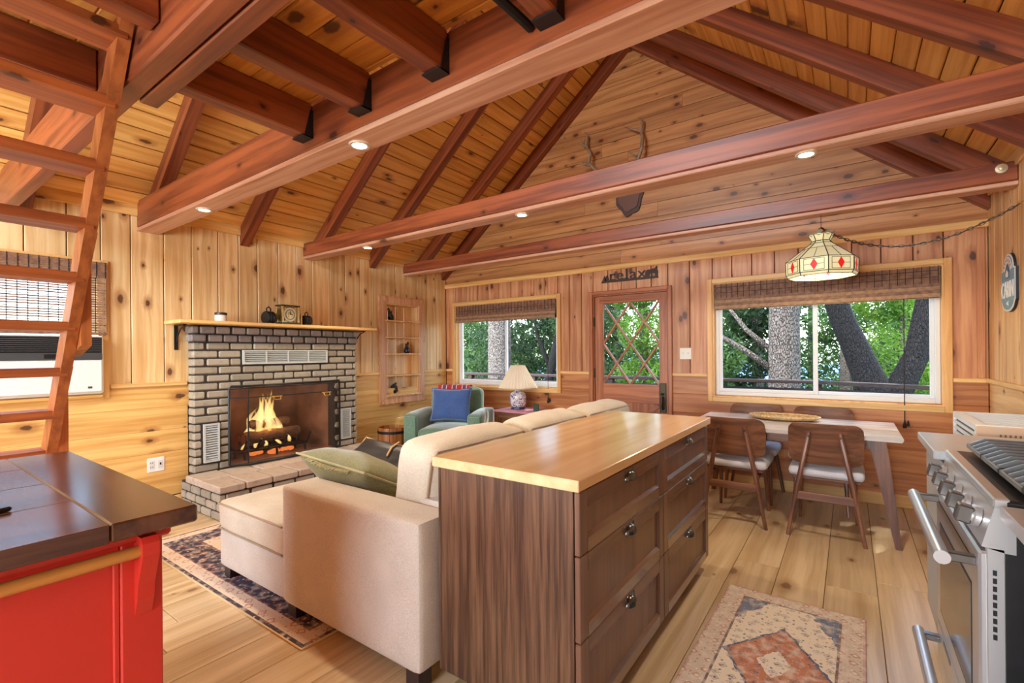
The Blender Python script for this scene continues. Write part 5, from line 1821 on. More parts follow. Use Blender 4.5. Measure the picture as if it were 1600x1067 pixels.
M_counter = plain('grey_laminate', C(168, 168, 170), .3, noise=.06, nscale=120)
M_cabw = plain('grey_cabinet', C(176, 176, 172), .5)
t = thing('counter_unit', 'grey topped end counter between the range and the heater', 'counter', (.58, 2.77, 0))
obj('countertop', sh(MB().box(.268, 2.497, .885, XR - .03, 3.03, .92, .003), (.58, 2.77, 0)), M_counter, t)
obj('cabinet', sh(MB().box(.315, 2.50, .10, XR - .03, 3.01, .884), (.58, 2.77, 0)), M_cabw, t)
obj('door', sh(MB().box(.297, 2.51, .12, .314, 3.0, .87, .003), (.58, 2.77, 0)), M_cabw, t)
obj('toe_kick', sh(MB().box(.37, 2.50, 0, XR - .03, 3.01, .10), (.58, 2.77, 0)), M_black, t)
t = thing('counter_unit', 'grey topped counter on the near side of the range', 'counter', (.58, 1.0, 0))
obj('countertop', sh(MB().box(.31, .2, .885, XR - .03, 1.705, .92, .003), (.58, 1.0, 0)), M_counter, t)
obj('cabinet', sh(MB().box(.36, .22, .10, XR - .03, 1.38, .884), (.58, 1.0, 0)), M_cabw, t)
obj('toe_kick', sh(MB().box(.42, .22, 0, XR - .03, 1.38, .10), (.58, 1.0, 0)), M_black, t)
# ---- floor heater
M_htan = plain('heater_tan', C(206, 176, 148), .5)
M_hwhite = plain('heater_white', C(222, 226, 228), .45)
t = thing('room_heater', 'white and tan louvred heater unit behind the end counter', 'heater', (.68, 3.48, 0))
HO = (.68, 3.48, 0)
hx0, hx1, hy0, hy1, hz = .495, XR - .02, 3.17, 3.79, .955
obj('case', sh(MB().box(hx0 + .012, hy0 + .012, 0, hx1, hy1, hz - .014), HO), plain('heater_inside', C(70, 92, 112), .6), t)
fr = MB()
fr.box(hx0, hy0, 0, hx0 + .012, hy0 + .03, hz).box(hx0, hy1 - .03, 0, hx0 + .012, hy1, hz).box(hx0, hy0 + .03, hz - .03, hx0 + .012, hy1 - .03, hz).box(hx0, hy0 + .03, 0, hx0 + .012, hy1 - .03, .1)
fr.box(hx0 + .012, hy0, hz - .014, hx0 + .04, hy1, hz).box(hx0 + .04, hy1 - .03, hz - .014, hx1, hy1, hz).box(hx0 + .04, hy0, hz - .014, hx1, hy0 + .03, hz)
obj('frame', sh(fr, HO), M_hwhite, t)
obj('front_panel', sh(MB().box(hx0, hy0 - .012, 0, hx1, hy0, hz - .004, .004), HO), M_htan, t)
for i in range(18):
    xx = hx0 + .08 + i * .0165
    obj('slot', sh(MB().box(xx, hy0 - .0135, hz - .07, xx + .007, hy0 - .011, hz - .04), HO), plain('slot_brown', C(120, 92, 70), .6) if 'slot_brown' not in bpy.data.materials else bpy.data.materials['slot_brown'], t)
for i in range(26):
    zz = .12 + i * .031
    obj('louvre', sh(MB().box(hx0 + .001, hy0 + .03, zz, hx0 + .011, hy1 - .03, zz + .014), HO), M_hwhite, t)
for i in range(12):
    yy = hy0 + .045 + i * .046
    obj('top_louvre', sh(MB().box(hx0 + .04, yy, hz - .013, hx1 - .01, yy + .016, hz - .003), HO), M_hwhite, t)

# ================================================================== DINING SET
M_tabletop = wood('walnut_top_sky_sheen', C(212, 208, 206), C(190, 182, 178), 'x', 'y', knots=0, ring=0, rough=.16, gs=.6, var=.02)  # walnut, with the pale sheen of the sky put into its colour
TX0, TX1, TY0, TY1, TZ = -1.10, .285, 3.99, 4.86, .735
t = thing('dining_table', 'mid-century dining table with top paled by sky sheen and tapered walnut legs', 'table', ((TX0 + TX1) / 2, (TY0 + TY1) / 2, 0))
TO = ((TX0 + TX1) / 2, (TY0 + TY1) / 2, 0)
obj('table_top', sh(MB().prism([(TX0 + .01, TZ - .026), (TX1 - .01, TZ - .026), (TX1, TZ - .012), (TX1, TZ), (TX0, TZ), (TX0, TZ - .012)], 'y', TY0, TY1), TO), M_tabletop, t)
obj('apron', sh(MB().box(TX0 + .13, TY0 + .07, TZ - .095, TX1 - .13, TY0 + .09, TZ - .026).box(TX0 + .13, TY1 - .09, TZ - .095, TX1 - .13, TY1 - .07, TZ - .026).box(TX0 + .11, TY0 + .09, TZ - .095, TX0 + .13, TY1 - .09, TZ - .026).box(TX1 - .13, TY0 + .09, TZ - .095, TX1 - .11, TY1 - .09, TZ - .026), TO), M_walnut_x, t)
for sx in (-1, 1):
    for sy in (-1, 1):
        X0 = TX1 if sx > 0 else TX0
        Y0 = TY1 if sy > 0 else TY0
        def P_(dx_, dy_, z):
            return (X0 - sx * dx_ - TO[0], Y0 - sy * dy_ - TO[1], z)
        lv = []
        for (dx0, dx1, dy0_, dy1_, z) in ((.09, .20, .06, .085, TZ - .026), (.075, .165, .055, .09, TZ - .12), (.01, .045, .02, .055, 0)):
            lv += [P_(dx0, dy0_, z), P_(dx1, dy0_, z), P_(dx1, dy1_, z), P_(dx0, dy1_, z)]
        fs = [(0, 1, 2, 3), (8, 11, 10, 9)] + [(r * 4 + k, r * 4 + (k + 1) % 4, r * 4 + 4 + (k + 1) % 4, r * 4 + 4 + k) for r in (0, 1) for k in range(4)]
        obj('leg', MB().add(lv, fs), M_walnut_z, t)
M_seat = fabric('pale_grey_linen', C(222, 224, 232), C(200, 204, 216), scale=200, bump=.2)
M_wal_back = wood('walnut_back', C(142, 96, 72), C(92, 60, 46), 'x', 'z', knots=0, rough=.34, gs=1.0)
def make_chair():
    t = thing('dining_chair', '', 'chair', group='walnut chairs around the dining table')
    obj('seat', MB().soft(-.225, -.20, .415, .225, .235, .482, .03, puff=(.004, .012, .012), seg=10), M_seat, t, smooth='all')
    obj('seat_board', MB().box(-.20, -.18, .395, .20, .20, .416, .004), M_wal_back, t)
    # backrest: bent plywood
    vs, fs = [], []
    n, mth = 16, 8
    for s in (0, 1):
        for i in range(n + 1):
            for j in range(mth + 1):
                u, v = -1 + 2 * i / n, -1 + 2 * j / mth
                # rounded rectangle mapping
                hw, hh, rr = .222, .148, .06
                xx, zz = u * hw, v * hh
                ox, oz = abs(xx) - (hw - rr), abs(zz) - (hh - rr)
                if ox > 0 and oz > 0:
                    L_ = math.hypot(ox, oz)
                    m_ = max(ox, oz)
                    k = m_ / L_
                    xx = math.copysign(hw - rr + ox * k, xx)
                    zz = math.copysign(hh - rr + oz * k, zz)
                yy = -.245 - .035 * v + .045 * (xx / hw) ** 2 - (.016 if s else 0)
                vs.append((xx, yy, .665 + zz))
    N = (n + 1) * (mth + 1)
    for i in range(n):
        for j in range(mth):
            a = i * (mth + 1) + j
            fs.append((a, a + mth + 1, a + mth + 2, a + 1))
            fs.append((N + a, N + a + 1, N + a + mth + 2, N + a + mth + 1))
    rim = [i * (mth + 1) for i in range(n + 1)] + [n * (mth + 1) + j for j in range(1, mth + 1)] + [i * (mth + 1) + mth for i in range(n - 1, -1, -1)] + [j for j in range(mth - 1, 0, -1)]
    for a, b2 in zip(rim, rim[1:] + rim[:1]):
        fs.append((a, b2, N + b2, N + a))
    obj('backrest', MB().add(vs, fs), M_wal_back, t, smooth=True)
    for s in (-1, 1):
        lg = obj('leg', MB().tube([(s * .225, -.26, 0), (s * .16, -.262, .38), (s * .092, -.287, .735), (s * .09, -.280, .75)], [.013, .018, .015, .012], 8), M_walnut_z, t, smooth=True)
        obj('bolt_cap', MB().tube([(s * .092, -.300, .725), (s * .092, -.306, .725)], .008, 8), M_bronze, lg)
        obj('leg', MB().tube([(s * .185, .225, 0), (s * .165, .165, .40)], [.012, .019], 8), M_walnut_z, t, smooth=True)
        obj('side_rail', MB().tube([(s * .165, -.262, .36), (s * .168, .175, .385)], .013, 6), M_walnut_z, t)
    obj('stretcher', MB().box(-.178, -.272, .27, .178, -.252, .325, .004), M_wal_back, t)
    return t
ch0 = make_chair()
for i, (x, y, rz, lb) in enumerate(((-.145, 4.18, 0, 'walnut dining chair on the near side of the table, farther from the island'),
                                    (-.735, 4.18, 0, 'walnut dining chair on the near side of the table, partly behind the island'),
                                    (-.735, 4.80, PI, 'walnut dining chair against the wall, nearer the door'),
                                    (-.20, 4.80, PI, 'walnut dining chair against the wall under the middle of the wide window'))):
    c = ch0 if i == 0 else copy_tree(ch0)
    c.location = (x, y, 0)
    c.rotation_euler = (0, 0, rz)
    c['label'] = lb
t = thing('woven_tray', 'oval woven tray lying on the dining table', 'tray', (-.46, 4.62, TZ))
tm = MB()
prof = [(.0, .004), (.8, .004), (.92, .012), (1.0, .026), (1.0, .032), (.93, .018), (.8, .010), (.0, .010)]
vs, fs = [], []
n = 36
for r, z in prof:
    for k in range(n):
        a = 2 * PI * k / n
        vs.append((.26 * max(r, .002) * math.cos(a), .15 * max(r, .002) * math.sin(a), z))
for i in range(len(prof) - 1):
    for k in range(n):
        fs.append((i * n + k, i * n + (k + 1) % n, (i + 1) * n + (k + 1) % n, (i + 1) * n + k))
tm.add(vs, fs)
M_wicker = plain('wicker', C(206, 176, 128), .7, noise=.35, nscale=60, bump=.6, bscale=80)
obj('tray_dish', tm, M_wicker, t, smooth='all')
obj('tray_rim', MB().tube([(.262 * math.cos(2 * PI * k / 36), .152 * math.sin(2 * PI * k / 36), .03 + .002 * (k % 2)) for k in range(37)], .008, 6, cap=False), M_wicker, t)
tag(obj('floor_vent', MB().box(-.15, -.03, 0, .15, .03, .004, .001), plain('vent_tan', C(150, 120, 84), .4, .4), loc=(-.22, 4.93, .0005)), 'small metal floor register under the dining table by the wall', 'vent')

# ================================================================== STAINED GLASS PENDANT
M_sg = bpy.data.materials.new('cream_art_glass')
M_sg.use_nodes = True
_b = M_sg.node_tree.nodes['Principled BSDF']
_b.inputs['Base Color'].default_value = C(226, 220, 164)
_b.inputs['Roughness'].default_value = .25
_b.inputs['Emission Color'].default_value = (1.0, .93, .62, 1)
_b.inputs['Emission Strength'].default_value = .22
M_sgg = plain('grey_green_art_glass', C(120, 132, 108), .25, emit=(.4, .5, .35, 1), estr=.06)
M_sgr = plain('red_art_glass', C(214, 20, 24), .2, emit=(.9, .03, .03, 1), estr=.25)
M_lead = plain('lead_came', C(60, 66, 52), .45, .6)
t = thing('pendant_lamp', 'cream stained glass pendant lamp with red diamonds over the dining table', 'lamp', (-.172, 4.36, 1.885))
NS = 8
rings = [(.225, .0), (.238, .022), (.240, .125), (.075, .255), (.060, .275), (.098, .345)]
def rp_(i, k):
    r, z = rings[i]
    a = 2 * PI * (k + .28) / NS
    return Vector((r * math.cos(a), r * math.sin(a), z))
for k in range(NS):
    for i in range(5):
        a, b2, c, d = rp_(i, k), rp_(i, k + 1), rp_(i + 1, k + 1), rp_(i + 1, k)
        if i == 4:
            m_ = (c + d) / 2
            c2, d2 = a.lerp(d, .62), b2.lerp(c, .62)
            tip = m_ + Vector((0, 0, .012))
            p1 = obj('glass_panel', MB().add([a, b2, d2, (c2 + d2) / 2 + (m_ - (a + b2) / 2) * .1, c2], [(0, 1, 2, 3, 4)]), M_sg, t)
            q = MB().add([c2, (c2 + d2) / 2 * 1.0, tip, d.lerp(c2, .3)], [(0, 1, 2, 3)])
            mid_ = (c2 + d2) / 2
            obj('crown_tip', MB().add([mid_ + (c2 - mid_) * .75, mid_ - Vector((0, 0, .008)), mid_ + (d2 - mid_) * .75, tip], [(0, 1, 2, 3)]), M_sgg, t)
        else:
            g = obj('glass_panel', MB().add([a, b2, c, d], [(0, 1, 2, 3)]), M_sg, t)
            if i == 1:
                ctr = (a + b2 + c + d) / 4
                out = Vector((ctr.x, ctr.y, 0)).normalized() * .003
                tx = (b2 - a).normalized()
                dm_ = [ctr + out + tx * .024, ctr + out + Vector((0, 0, .042)), ctr + out - tx * .024, ctr + out - Vector((0, 0, .042))]
                obj('red_diamond', MB().add(dm_ + [p - out * 2 for p in dm_], [(0, 1, 2, 3), (7, 6, 5, 4)] + [(q, (q + 1) % 4, 4 + (q + 1) % 4, 4 + q) for q in range(4)]), M_sgr, g)
                ln_ = MB()
                for z in (.032, .115):
                    ln_.tube([a.lerp(b2, .14) * 1.006 + Vector((0, 0, z - a.z)), b2.lerp(a, .14) * 1.006 + Vector((0, 0, z - a.z))], .0022, 4)
                for f_ in (.14, .86):
                    ln_.tube([a.lerp(b2, f_) * 1.006 + Vector((0, 0, .010)), a.lerp(b2, f_) * 1.006 + Vector((0, 0, .093))], .0022, 4)
                ln_.tube([a.lerp(b2, .14) * 1.006 + Vector((0, 0, .0515)), b2.lerp(a, .14) * 1.006 + Vector((0, 0, .0515))], .0018, 4)
                obj('lead_line', ln_, M_lead, g)
            if i == 2:
                ln_ = MB().tube([a.lerp(b2, .5).lerp(c.lerp(d, .5), .0) * 1.004, c.lerp(d, .5).lerp(a.lerp(b2, .5), .35) * 1.004], .002, 4)
                ln_.tube([a.lerp(d, .68) * 1.004, c.lerp(b2, .32) * 1.004], .002, 4)
                obj('lead_line', ln_, M_lead, g)
    for i in range(5):
        obj('lead_came', MB().tube([rp_(i, k) * 1.003, rp_(i + 1, k) * 1.003] if i < 4 else [rp_(4, k), rp_(4, k).lerp(rp_(5, k), .62)], .0032, 5), M_lead, t)
for i in range(5):
    obj('lead_ring', MB().tube([rp_(i, k) * 1.002 for k in range(NS + 1)], .003, 5, cap=False), M_lead, t)
obj('crown_cap', MB().lathe([(.001, .262), (.058, .266), (.062, .275)], 16, cap=False), M_lead, t)
obj('socket', MB().tube([(0, 0, .14), (0, 0, .265)], .018, 10), M_brass, t)
obj('bulb', MB().lathe([(.006, .05), (.03, .075), (.034, .10), (.018, .14)], 14), plain('lit_bulb', C(255, 240, 210), .4, emit=(1.0, .86, .6, 1), estr=6), t, smooth='all')
pl_ = bpy.data.lights.new('pendant_bulb', 'POINT')
pl_.energy = 9
pl_.color = (1.0, .85, .6)
pl_.shadow_soft_size = .04
plo = bpy.data.objects.new('pendant_bulb', pl_)
COL.objects.link(plo)
plo.parent = t
plo.location = (0, 0, .03)
def chain(pts, r_link, mb):
    """interlocking oval links along a polyline"""
    pts = [Vector(p) for p in pts]
    k = 0
    for a, b2 in zip(pts, pts[1:]):
        d = b2 - a
        n = max(1, round(d.length / (r_link * 1.7)))
        for i in range(n):
            c = a + d * ((i + .5) / n)
            tdir = d.normalized()
            side = tdir.cross(Vector((0, 0, 1)))
            if side.length < .05:
                side = Vector((1, 0, 0))
            side.normalize()
            if k % 2:
                side = side.cross(tdir).normalized()
            ring = [c + tdir * r_link * 1.15 * math.cos(q) + side * r_link * .6 * math.sin(q) for q in [2 * PI * j / 8 for j in range(9)]]
            mb.tube(ring, r_link * .2, 4, cap=False)
            k += 1
    return mb
M_chain = plain('antique_chain', C(96, 80, 66), .4, .8)
top_ = Vector((0, 0, .275))
obj('hanger_rod', MB().tube([(0, 0, .265), (0, 0, .345)], .004, 6), M_chain, t)
ringm = MB().tube([(.018 * math.cos(2 * PI * j / 12), 0, .362 + .018 * math.sin(2 * PI * j / 12)) for j in range(13)], .004, 5, cap=False)
obj('hanger_loop', ringm, M_chain, t)
obj('hang_wire', MB().tube([(0, 0, .38), (0, 0, .475)], .0022, 5), M_chain, t)
sw = []
P0, P1 = Vector((0, 0, .375)), Vector((XR - .02 + .172, 4.21 - 4.36, 2.215 - 1.885))
for i in range(13):
    q = i / 12
    p = P0.lerp(P1, q)
    p.z -= .21 * 4 * q * (1 - q) * (1 - .15 * q)
    sw.append(p)
obj('swag_chain', chain(sw, .016, MB()), M_chain, t)
obj('lamp_cord', MB().tube([p + Vector((0, 0, .004 * math.sin(i * 2))) for i, p in enumerate(sw)], .0035, 5), plain('cord_brown', C(80, 62, 52), .6), t)
obj('swag_hook', MB().tube([P1 + Vector((.018, 0, .02)), P1 + Vector((0, 0, .015)), P1 + Vector((-.008, 0, .0)), P1 + Vector((0, 0, -.01))], .004, 6), M_brass, t)
tag(obj('beam_bolt', MB().lathe([(.028, 0), (.03, .004), (.03, .008), (.014, .01), (.012, .016), (.001, .018)], 18, M=Matrix.Translation((0, 0, 0)) @ Matrix.Rotation(PI / 2, 4, 'X')), plain('washer_brass', C(196, 176, 142), .4, .6), loc=(.80, 4.299, 2.475)), 'round washer bolt at the kitchen end of the far beam', 'bolt')

# ================================================================== RUGS
def rug_mat(name, hx, hy, border, field, ground, accents, med=None, corner=None, ms=1.3):
    m, nt, b = new_mat(name)
    tc = nt.nodes.new('ShaderNodeTexCoord')
    sp = nt.nodes.new('ShaderNodeSeparateXYZ')
    nt.links.new(tc.outputs['Object'], sp.inputs[0])
    ax_ = math_node(nt, 'ABSOLUTE', sp.outputs[0])
    ay_ = math_node(nt, 'ABSOLUTE', sp.outputs[1])
    edge = math_node(nt, 'MINIMUM', math_node(nt, 'SUBTRACT', hx, ax_), math_node(nt, 'SUBTRACT', hy, ay_))
    def band(src, lo, hi):
        return math_node(nt, 'MULTIPLY', math_node(nt, 'GREATER_THAN', src, lo), math_node(nt, 'LESS_THAN', src, hi))
    def motif(scale, lo, hi, seed=0):
        v = nt.nodes.new('ShaderNodeTexVoronoi')
        v.voronoi_dimensions = '2D'
        v.distance = 'MANHATTAN'
        v.inputs['Scale'].default_value = scale * ms
        v.inputs['Randomness'].default_value = .55
        mp = nt.nodes.new('ShaderNodeMapping')
        mp.inputs['Location'].default_value = (seed, seed * .7, 0)
        nt.links.new(tc.outputs['Object'], mp.inputs[0])
        nt.links.new(mp.outputs[0], v.inputs['Vector'])
        s_ = nt.nodes.new('ShaderNodeSeparateColor')
        nt.links.new(v.outputs['Color'], s_.inputs[0])
        return smooth(nt, v.outputs['Distance'], hi, lo), s_.outputs[0], v.outputs['Distance']
    col = field
    wn_ = nt.nodes.new('ShaderNodeTexNoise')
    wn_.inputs['Scale'].default_value = 26
    nt.links.new(tc.outputs['Object'], wn_.inputs['Vector'])
    wob_ = math_node(nt, 'MULTIPLY', math_node(nt, 'SUBTRACT', wn_.outputs['Fac'], .5), .22)
    # corner spandrels
    if corner:
        dd = math_node(nt, 'ADD', math_node(nt, 'DIVIDE', ax_, hx), math_node(nt, 'DIVIDE', ay_, hy))
        dd = math_node(nt, 'ADD', dd, wob_)
        st = math_node(nt, 'DIVIDE', math_node(nt, 'FLOOR', math_node(nt, 'MULTIPLY', dd, 24)), 24)
        col = mixc(nt, math_node(nt, 'GREATER_THAN', st, 1.12), col, corner)
    if med:
        dd = math_node(nt, 'ADD', math_node(nt, 'DIVIDE', ax_, hx * .62), math_node(nt, 'DIVIDE', ay_, hx * .95))
        dd = math_node(nt, 'ADD', dd, wob_)
        st = math_node(nt, 'DIVIDE', math_node(nt, 'FLOOR', math_node(nt, 'MULTIPLY', dd, 14)), 14)
        col = mixc(nt, math_node(nt, 'LESS_THAN', st, 1.0), col, med)
        col = mixc(nt, band(st, .98, 1.06), col, accents[0])
        col = mixc(nt, math_node(nt, 'LESS_THAN', st, .3), col, ground)
    f1, r1, d1_ = motif(13, .12, .2, 1)
    mc = mixc(nt, math_node(nt, 'GREATER_THAN', r1, .5), accents[0], accents[1])
    col = mixc(nt, math_node(nt, 'MULTIPLY', f1, .85), col, mc)
    f2, r2, d2_ = motif(22, .08, .14, 5)
    mc2 = mixc(nt, math_node(nt, 'GREATER_THAN', r2, .5), accents[2], ground)
    col = mixc(nt, math_node(nt, 'MULTIPLY', f2, .8), col, mc2)
    # borders
    for (lo, hi, c) in border:
        col = mixc(nt, band(edge, lo, hi), col, c)
    f3, r3, d3_ = motif(17, .12, .22, 9)
    inb = math_node(nt, 'LESS_THAN', edge, border[0][1])
    mc3 = mixc(nt, math_node(nt, 'GREATER_THAN', r3, .5), accents[1], ground)
    col = mixc(nt, math_node(nt, 'MULTIPLY', math_node(nt, 'MULTIPLY', f3, inb), .85), col, mc3)
    f5, r5, d5_ = motif(7.5, .1, .2, 13)
    ringm_ = band(d5_, .16, .26)
    core_ = math_node(nt, 'LESS_THAN', d5_, .10)
    col = mixc(nt, math_node(nt, 'MULTIPLY', math_node(nt, 'MULTIPLY', ringm_, math_node(nt, 'LESS_THAN', edge, border[0][1])), .75), col, accents[1])
    col = mixc(nt, math_node(nt, 'MULTIPLY', math_node(nt, 'MULTIPLY', core_, math_node(nt, 'LESS_THAN', edge, border[0][1])), .8), col, ground)
    f6, r6, d6_ = motif(9, .1, .2, 21)
    fld = math_node(nt, 'GREATER_THAN', edge, border[0][1])
    col = mixc(nt, math_node(nt, 'MULTIPLY', math_node(nt, 'MULTIPLY', band(d6_, .22, .30), fld), .6), col, accents[0])
    col = mixc(nt, math_node(nt, 'MULTIPLY', math_node(nt, 'MULTIPLY', math_node(nt, 'LESS_THAN', d6_, .13), fld), .7), col, accents[2])
    f4, r4, d4_ = motif(38, .1, .18, 3)
    col = mixc(nt, math_node(nt, 'MULTIPLY', math_node(nt, 'MULTIPLY', f4, inb), .6), col, accents[2])
    n = nt.nodes.new('ShaderNodeTexNoise')
    n.inputs['Scale'].default_value = 24
    n.inputs['Detail'].default_value = 5
    nt.links.new(tc.outputs['Object'], n.inputs['Vector'])
    col = mixc(nt, math_node(nt, 'MULTIPLY', smooth(nt, n.outputs['Fac'], .42, .7), .55), col, ground)
    nt.links.new(col, b.inputs['Base Color'])
    b.inputs['Roughness'].default_value = .95
    return m
CREAM = C(222, 204, 184)
rx0, rx1, ry0, ry1 = -4.0, -2.0, 1.17, 4.05
hx, hy = (rx1 - rx0) / 2, (ry1 - ry0) / 2
M_rug1 = rug_mat('persian_rug', hx, hy, [(.0, .36, CREAM), (.10, .27, C(58, 52, 72)), (.0, .02, C(70, 60, 70)), (.095, .105, C(110, 60, 56)), (.265, .275, C(110, 60, 56))], C(206, 160, 140), CREAM, (C(64, 58, 84), C(176, 104, 86), C(92, 70, 72)), med=C(176, 96, 80), corner=C(196, 140, 120))
t = thing('area_rug', 'large cream, navy and rust patterned rug under the sofa', 'rug', ((rx0 + rx1) / 2, (ry0 + ry1) / 2, 0))
obj('rug_pile', MB().box(-hx, -hy, .001, hx, hy, .010, .003), M_rug1, t)
obj('rug_binding', MB().box(-hx - .006, -hy - .006, .001, hx + .006, -hy, .009).box(-hx - .006, hy, .001, hx + .006, hy + .006, .009).box(-hx - .006, -hy, .001, -hx, hy, .009).box(hx, -hy, .001, hx + .006, hy, .009), plain('rug_binding', C(214, 192, 150), .9), t)
rx0, rx1, ry0, ry1 = -.572, .045, 1.62, 2.875
hx, hy = (rx1 - rx0) / 2, (ry1 - ry0) / 2
M_rug2 = rug_mat('runner_rug', hx, hy, [(.0, .10, C(206, 186, 164)), (.0, .012, C(196, 160, 150)), (.092, .102, C(120, 100, 96))], C(228, 212, 184), C(230, 214, 190), (C(84, 92, 116), C(176, 112, 84), C(110, 96, 92)), med=C(190, 124, 92), corner=C(116, 124, 140), ms=1.8)
t = thing('runner_rug', 'cream and rust medallion runner rug between the island and the range', 'rug', ((rx0 + rx1) / 2, (ry0 + ry1) / 2, 0), -.02)
obj('rug_pile', MB().box(-hx, -hy, .001, hx, hy, .008, .003), M_rug2, t)
fg = MB()
rnd = random.Random(8)
for i in range(110):
    xx = -hx + 2 * hx * i / 109
    fg.box(xx - .0012, hy, .001, xx + .0012, hy + rnd.uniform(.008, .016), .003)
obj('fringe', fg, plain('rug_fringe', C(226, 210, 190), .9), t, kind='stuff')

# ================================================================== OUTSIDE
def ground_z(x, y):
    return -1.2 - .18 * max(0, y - 7) + .25 * mnoise.noise(Vector((x * .15, y * .15, 0)))
gmb = MB()
vs, fs = [], []
nx2, ny2 = 40, 40
for i in range(nx2 + 1):
    for j in range(ny2 + 1):
        x, y = -45 + 80 * i / nx2, -30 + 100 * j / ny2
        vs.append((x, y, ground_z(x, y)))
for i in range(nx2):
    for j in range(ny2):
        fs.append((i * (ny2 + 1) + j, (i + 1) * (ny2 + 1) + j, (i + 1) * (ny2 + 1) + j + 1, i * (ny2 + 1) + j + 1))
gmb.add(vs, fs)
struct(obj('ground', gmb, plain('forest_floor', C(60, 70, 40), .95, noise=.4, nscale=3), smooth='all'), 'forest slope falling away below the deck')
M_deckw = wood('weathered_deck', C(150, 116, 90), C(110, 80, 58), 'x', 'y', knots=0, rough=.7)
dk = struct(obj('deck', MB().box(-9, YB + .16, -.30, 3.2, 7.9, -.13), plain('deck_core', C(80, 60, 46), .8)), 'wooden deck outside the back wall')
y = YB + .17
while y < 7.9:
    obj('deck_board', MB().box(-9, y, -.13, 3.2, y + .138, -.10, .004), M_deckw, dk)
    y += .145
M_railw = wood('dark_rail_wood', C(72, 50, 40), C(40, 28, 24), 'x', 'y', knots=0, rough=.7)
t = thing('deck_railing', 'dark weathered wooden deck railing outside the windows', 'railing', (-2, 7.75, -.1))
DO_ = (-2, 7.75, -.1)
obj('cap_rail', sh(MB().box(-9, 7.68, .86, -.30, 7.84, .905, .006), DO_), M_railw, t)
obj('lower_rail', sh(MB().box(-9, 7.73, .70, -.30, 7.78, .79, .006), DO_), M_railw, t)
obj('lower_rail', sh(MB().box(-9, 7.73, .02, -.30, 7.78, .10, .006), DO_), M_railw, t)
# section coming back towards the house on the right
A, B_ = Vector((-.36, 7.76, 0)), Vector((2.4, 6.35, 0))
dv = (B_ - A).normalized()
nv = Vector((-dv.y, dv.x, 0))
for (za, zb, wv) in ((.86, .905, .08), (.66, .80, .03), (.02, .10, .03)):
    pl = [A + nv * wv, A - nv * wv, B_ - nv * wv, B_ + nv * wv]
    obj('cap_rail' if za > .8 else 'lower_rail', sh(MB().prism([(p.x, p.y) for p in pl], 'z', za, zb), DO_), M_railw, t)
for x in (-8.2, -6.6, -5.0, -3.4, -1.9, -.36):
    obj('post', sh(MB().box(x - .05, 7.70, -.10, x + .05, 7.80, .86, .005), DO_), M_railw, t)
x = -8.9
while x < -.5:
    obj('baluster', sh(MB().box(x - .018, 7.74, .10, x + .018, 7.775, .70), DO_), M_railw, t)
    x += .15
def bark_mat(name, a, b2, sc_=7):
    m, nt, b = new_mat(name)
    g = nt.nodes.new('ShaderNodeNewGeometry')
    mp = nt.nodes.new('ShaderNodeMapping')
    mp.inputs['Scale'].default_value = (sc_, sc_, sc_ * .35)
    nt.links.new(g.outputs['Position'], mp.inputs[0])
    v = nt.nodes.new('ShaderNodeTexVoronoi')
    v.feature = 'DISTANCE_TO_EDGE'
    v.inputs['Scale'].default_value = 2.2
    nt.links.new(mp.outputs[0], v.inputs['Vector'])
    n = nt.nodes.new('ShaderNodeTexNoise')
    n.inputs['Scale'].default_value = 3
    n.inputs['Detail'].default_value = 6
    nt.links.new(mp.outputs[0], n.inputs['Vector'])
    f = math_node(nt, 'MULTIPLY', smooth(nt, v.outputs['Distance'], .0, .16), math_node(nt, 'ADD', n.outputs['Fac'], .35), True)
    nt.links.new(mixc(nt, f, b2, a), b.inputs['Base Color'])
    b.inputs['Roughness'].default_value = .95
    bp = nt.nodes.new('ShaderNodeBump')
    bp.inputs['Strength'].default_value = 1.0
    bp.inputs['Distance'].default_value = .04
    nt.links.new(f, bp.inputs['Height'])
    nt.links.new(bp.outputs[0], b.inputs['Normal'])
    return m
M_bark1 = bark_mat('pine_bark', C(176, 160, 146), C(84, 70, 60), 20)
M_bark2 = bark_mat('oak_bark', C(54, 48, 44), C(20, 17, 16), 22)
def leaf_mat(name, a, b2):
    m, nt, b = new_mat(name)
    g = nt.nodes.new('ShaderNodeNewGeometry')
    n = nt.nodes.new('ShaderNodeTexNoise')
    n.inputs['Scale'].default_value = 2.2
    n.inputs['Detail'].default_value = 5
    nt.links.new(g.outputs['Position'], n.inputs['Vector'])
    c = mixc(nt, smooth(nt, n.outputs['Fac'], .35, .65), a, b2)
    nt.links.new(c, b.inputs['Base Color'])
    b.inputs['Roughness'].default_value = .6
    # thin leaves let light through
    tr = nt.nodes.new('ShaderNodeBsdfTranslucent')
    nt.links.new(c, tr.inputs[0])
    mx = nt.nodes.new('ShaderNodeMixShader')
    mx.inputs[0].default_value = .4
    o = nt.nodes['Material Output']
    nt.links.new(b.outputs[0], mx.inputs[1])
    nt.links.new(tr.outputs[0], mx.inputs[2])
    nt.links.new(mx.outputs[0], o.inputs[0])
    return m
M_leaf = leaf_mat('evergreen_leaves', C(52, 82, 42), C(100, 130, 62))
M_leaf_d = leaf_mat('dark_leaves', C(36, 56, 32), C(72, 96, 48))  # darker green, for the oaks and some of the firs
M_leaf_b = leaf_mat('fresh_leaves', C(96, 134, 44), C(140, 174, 64))
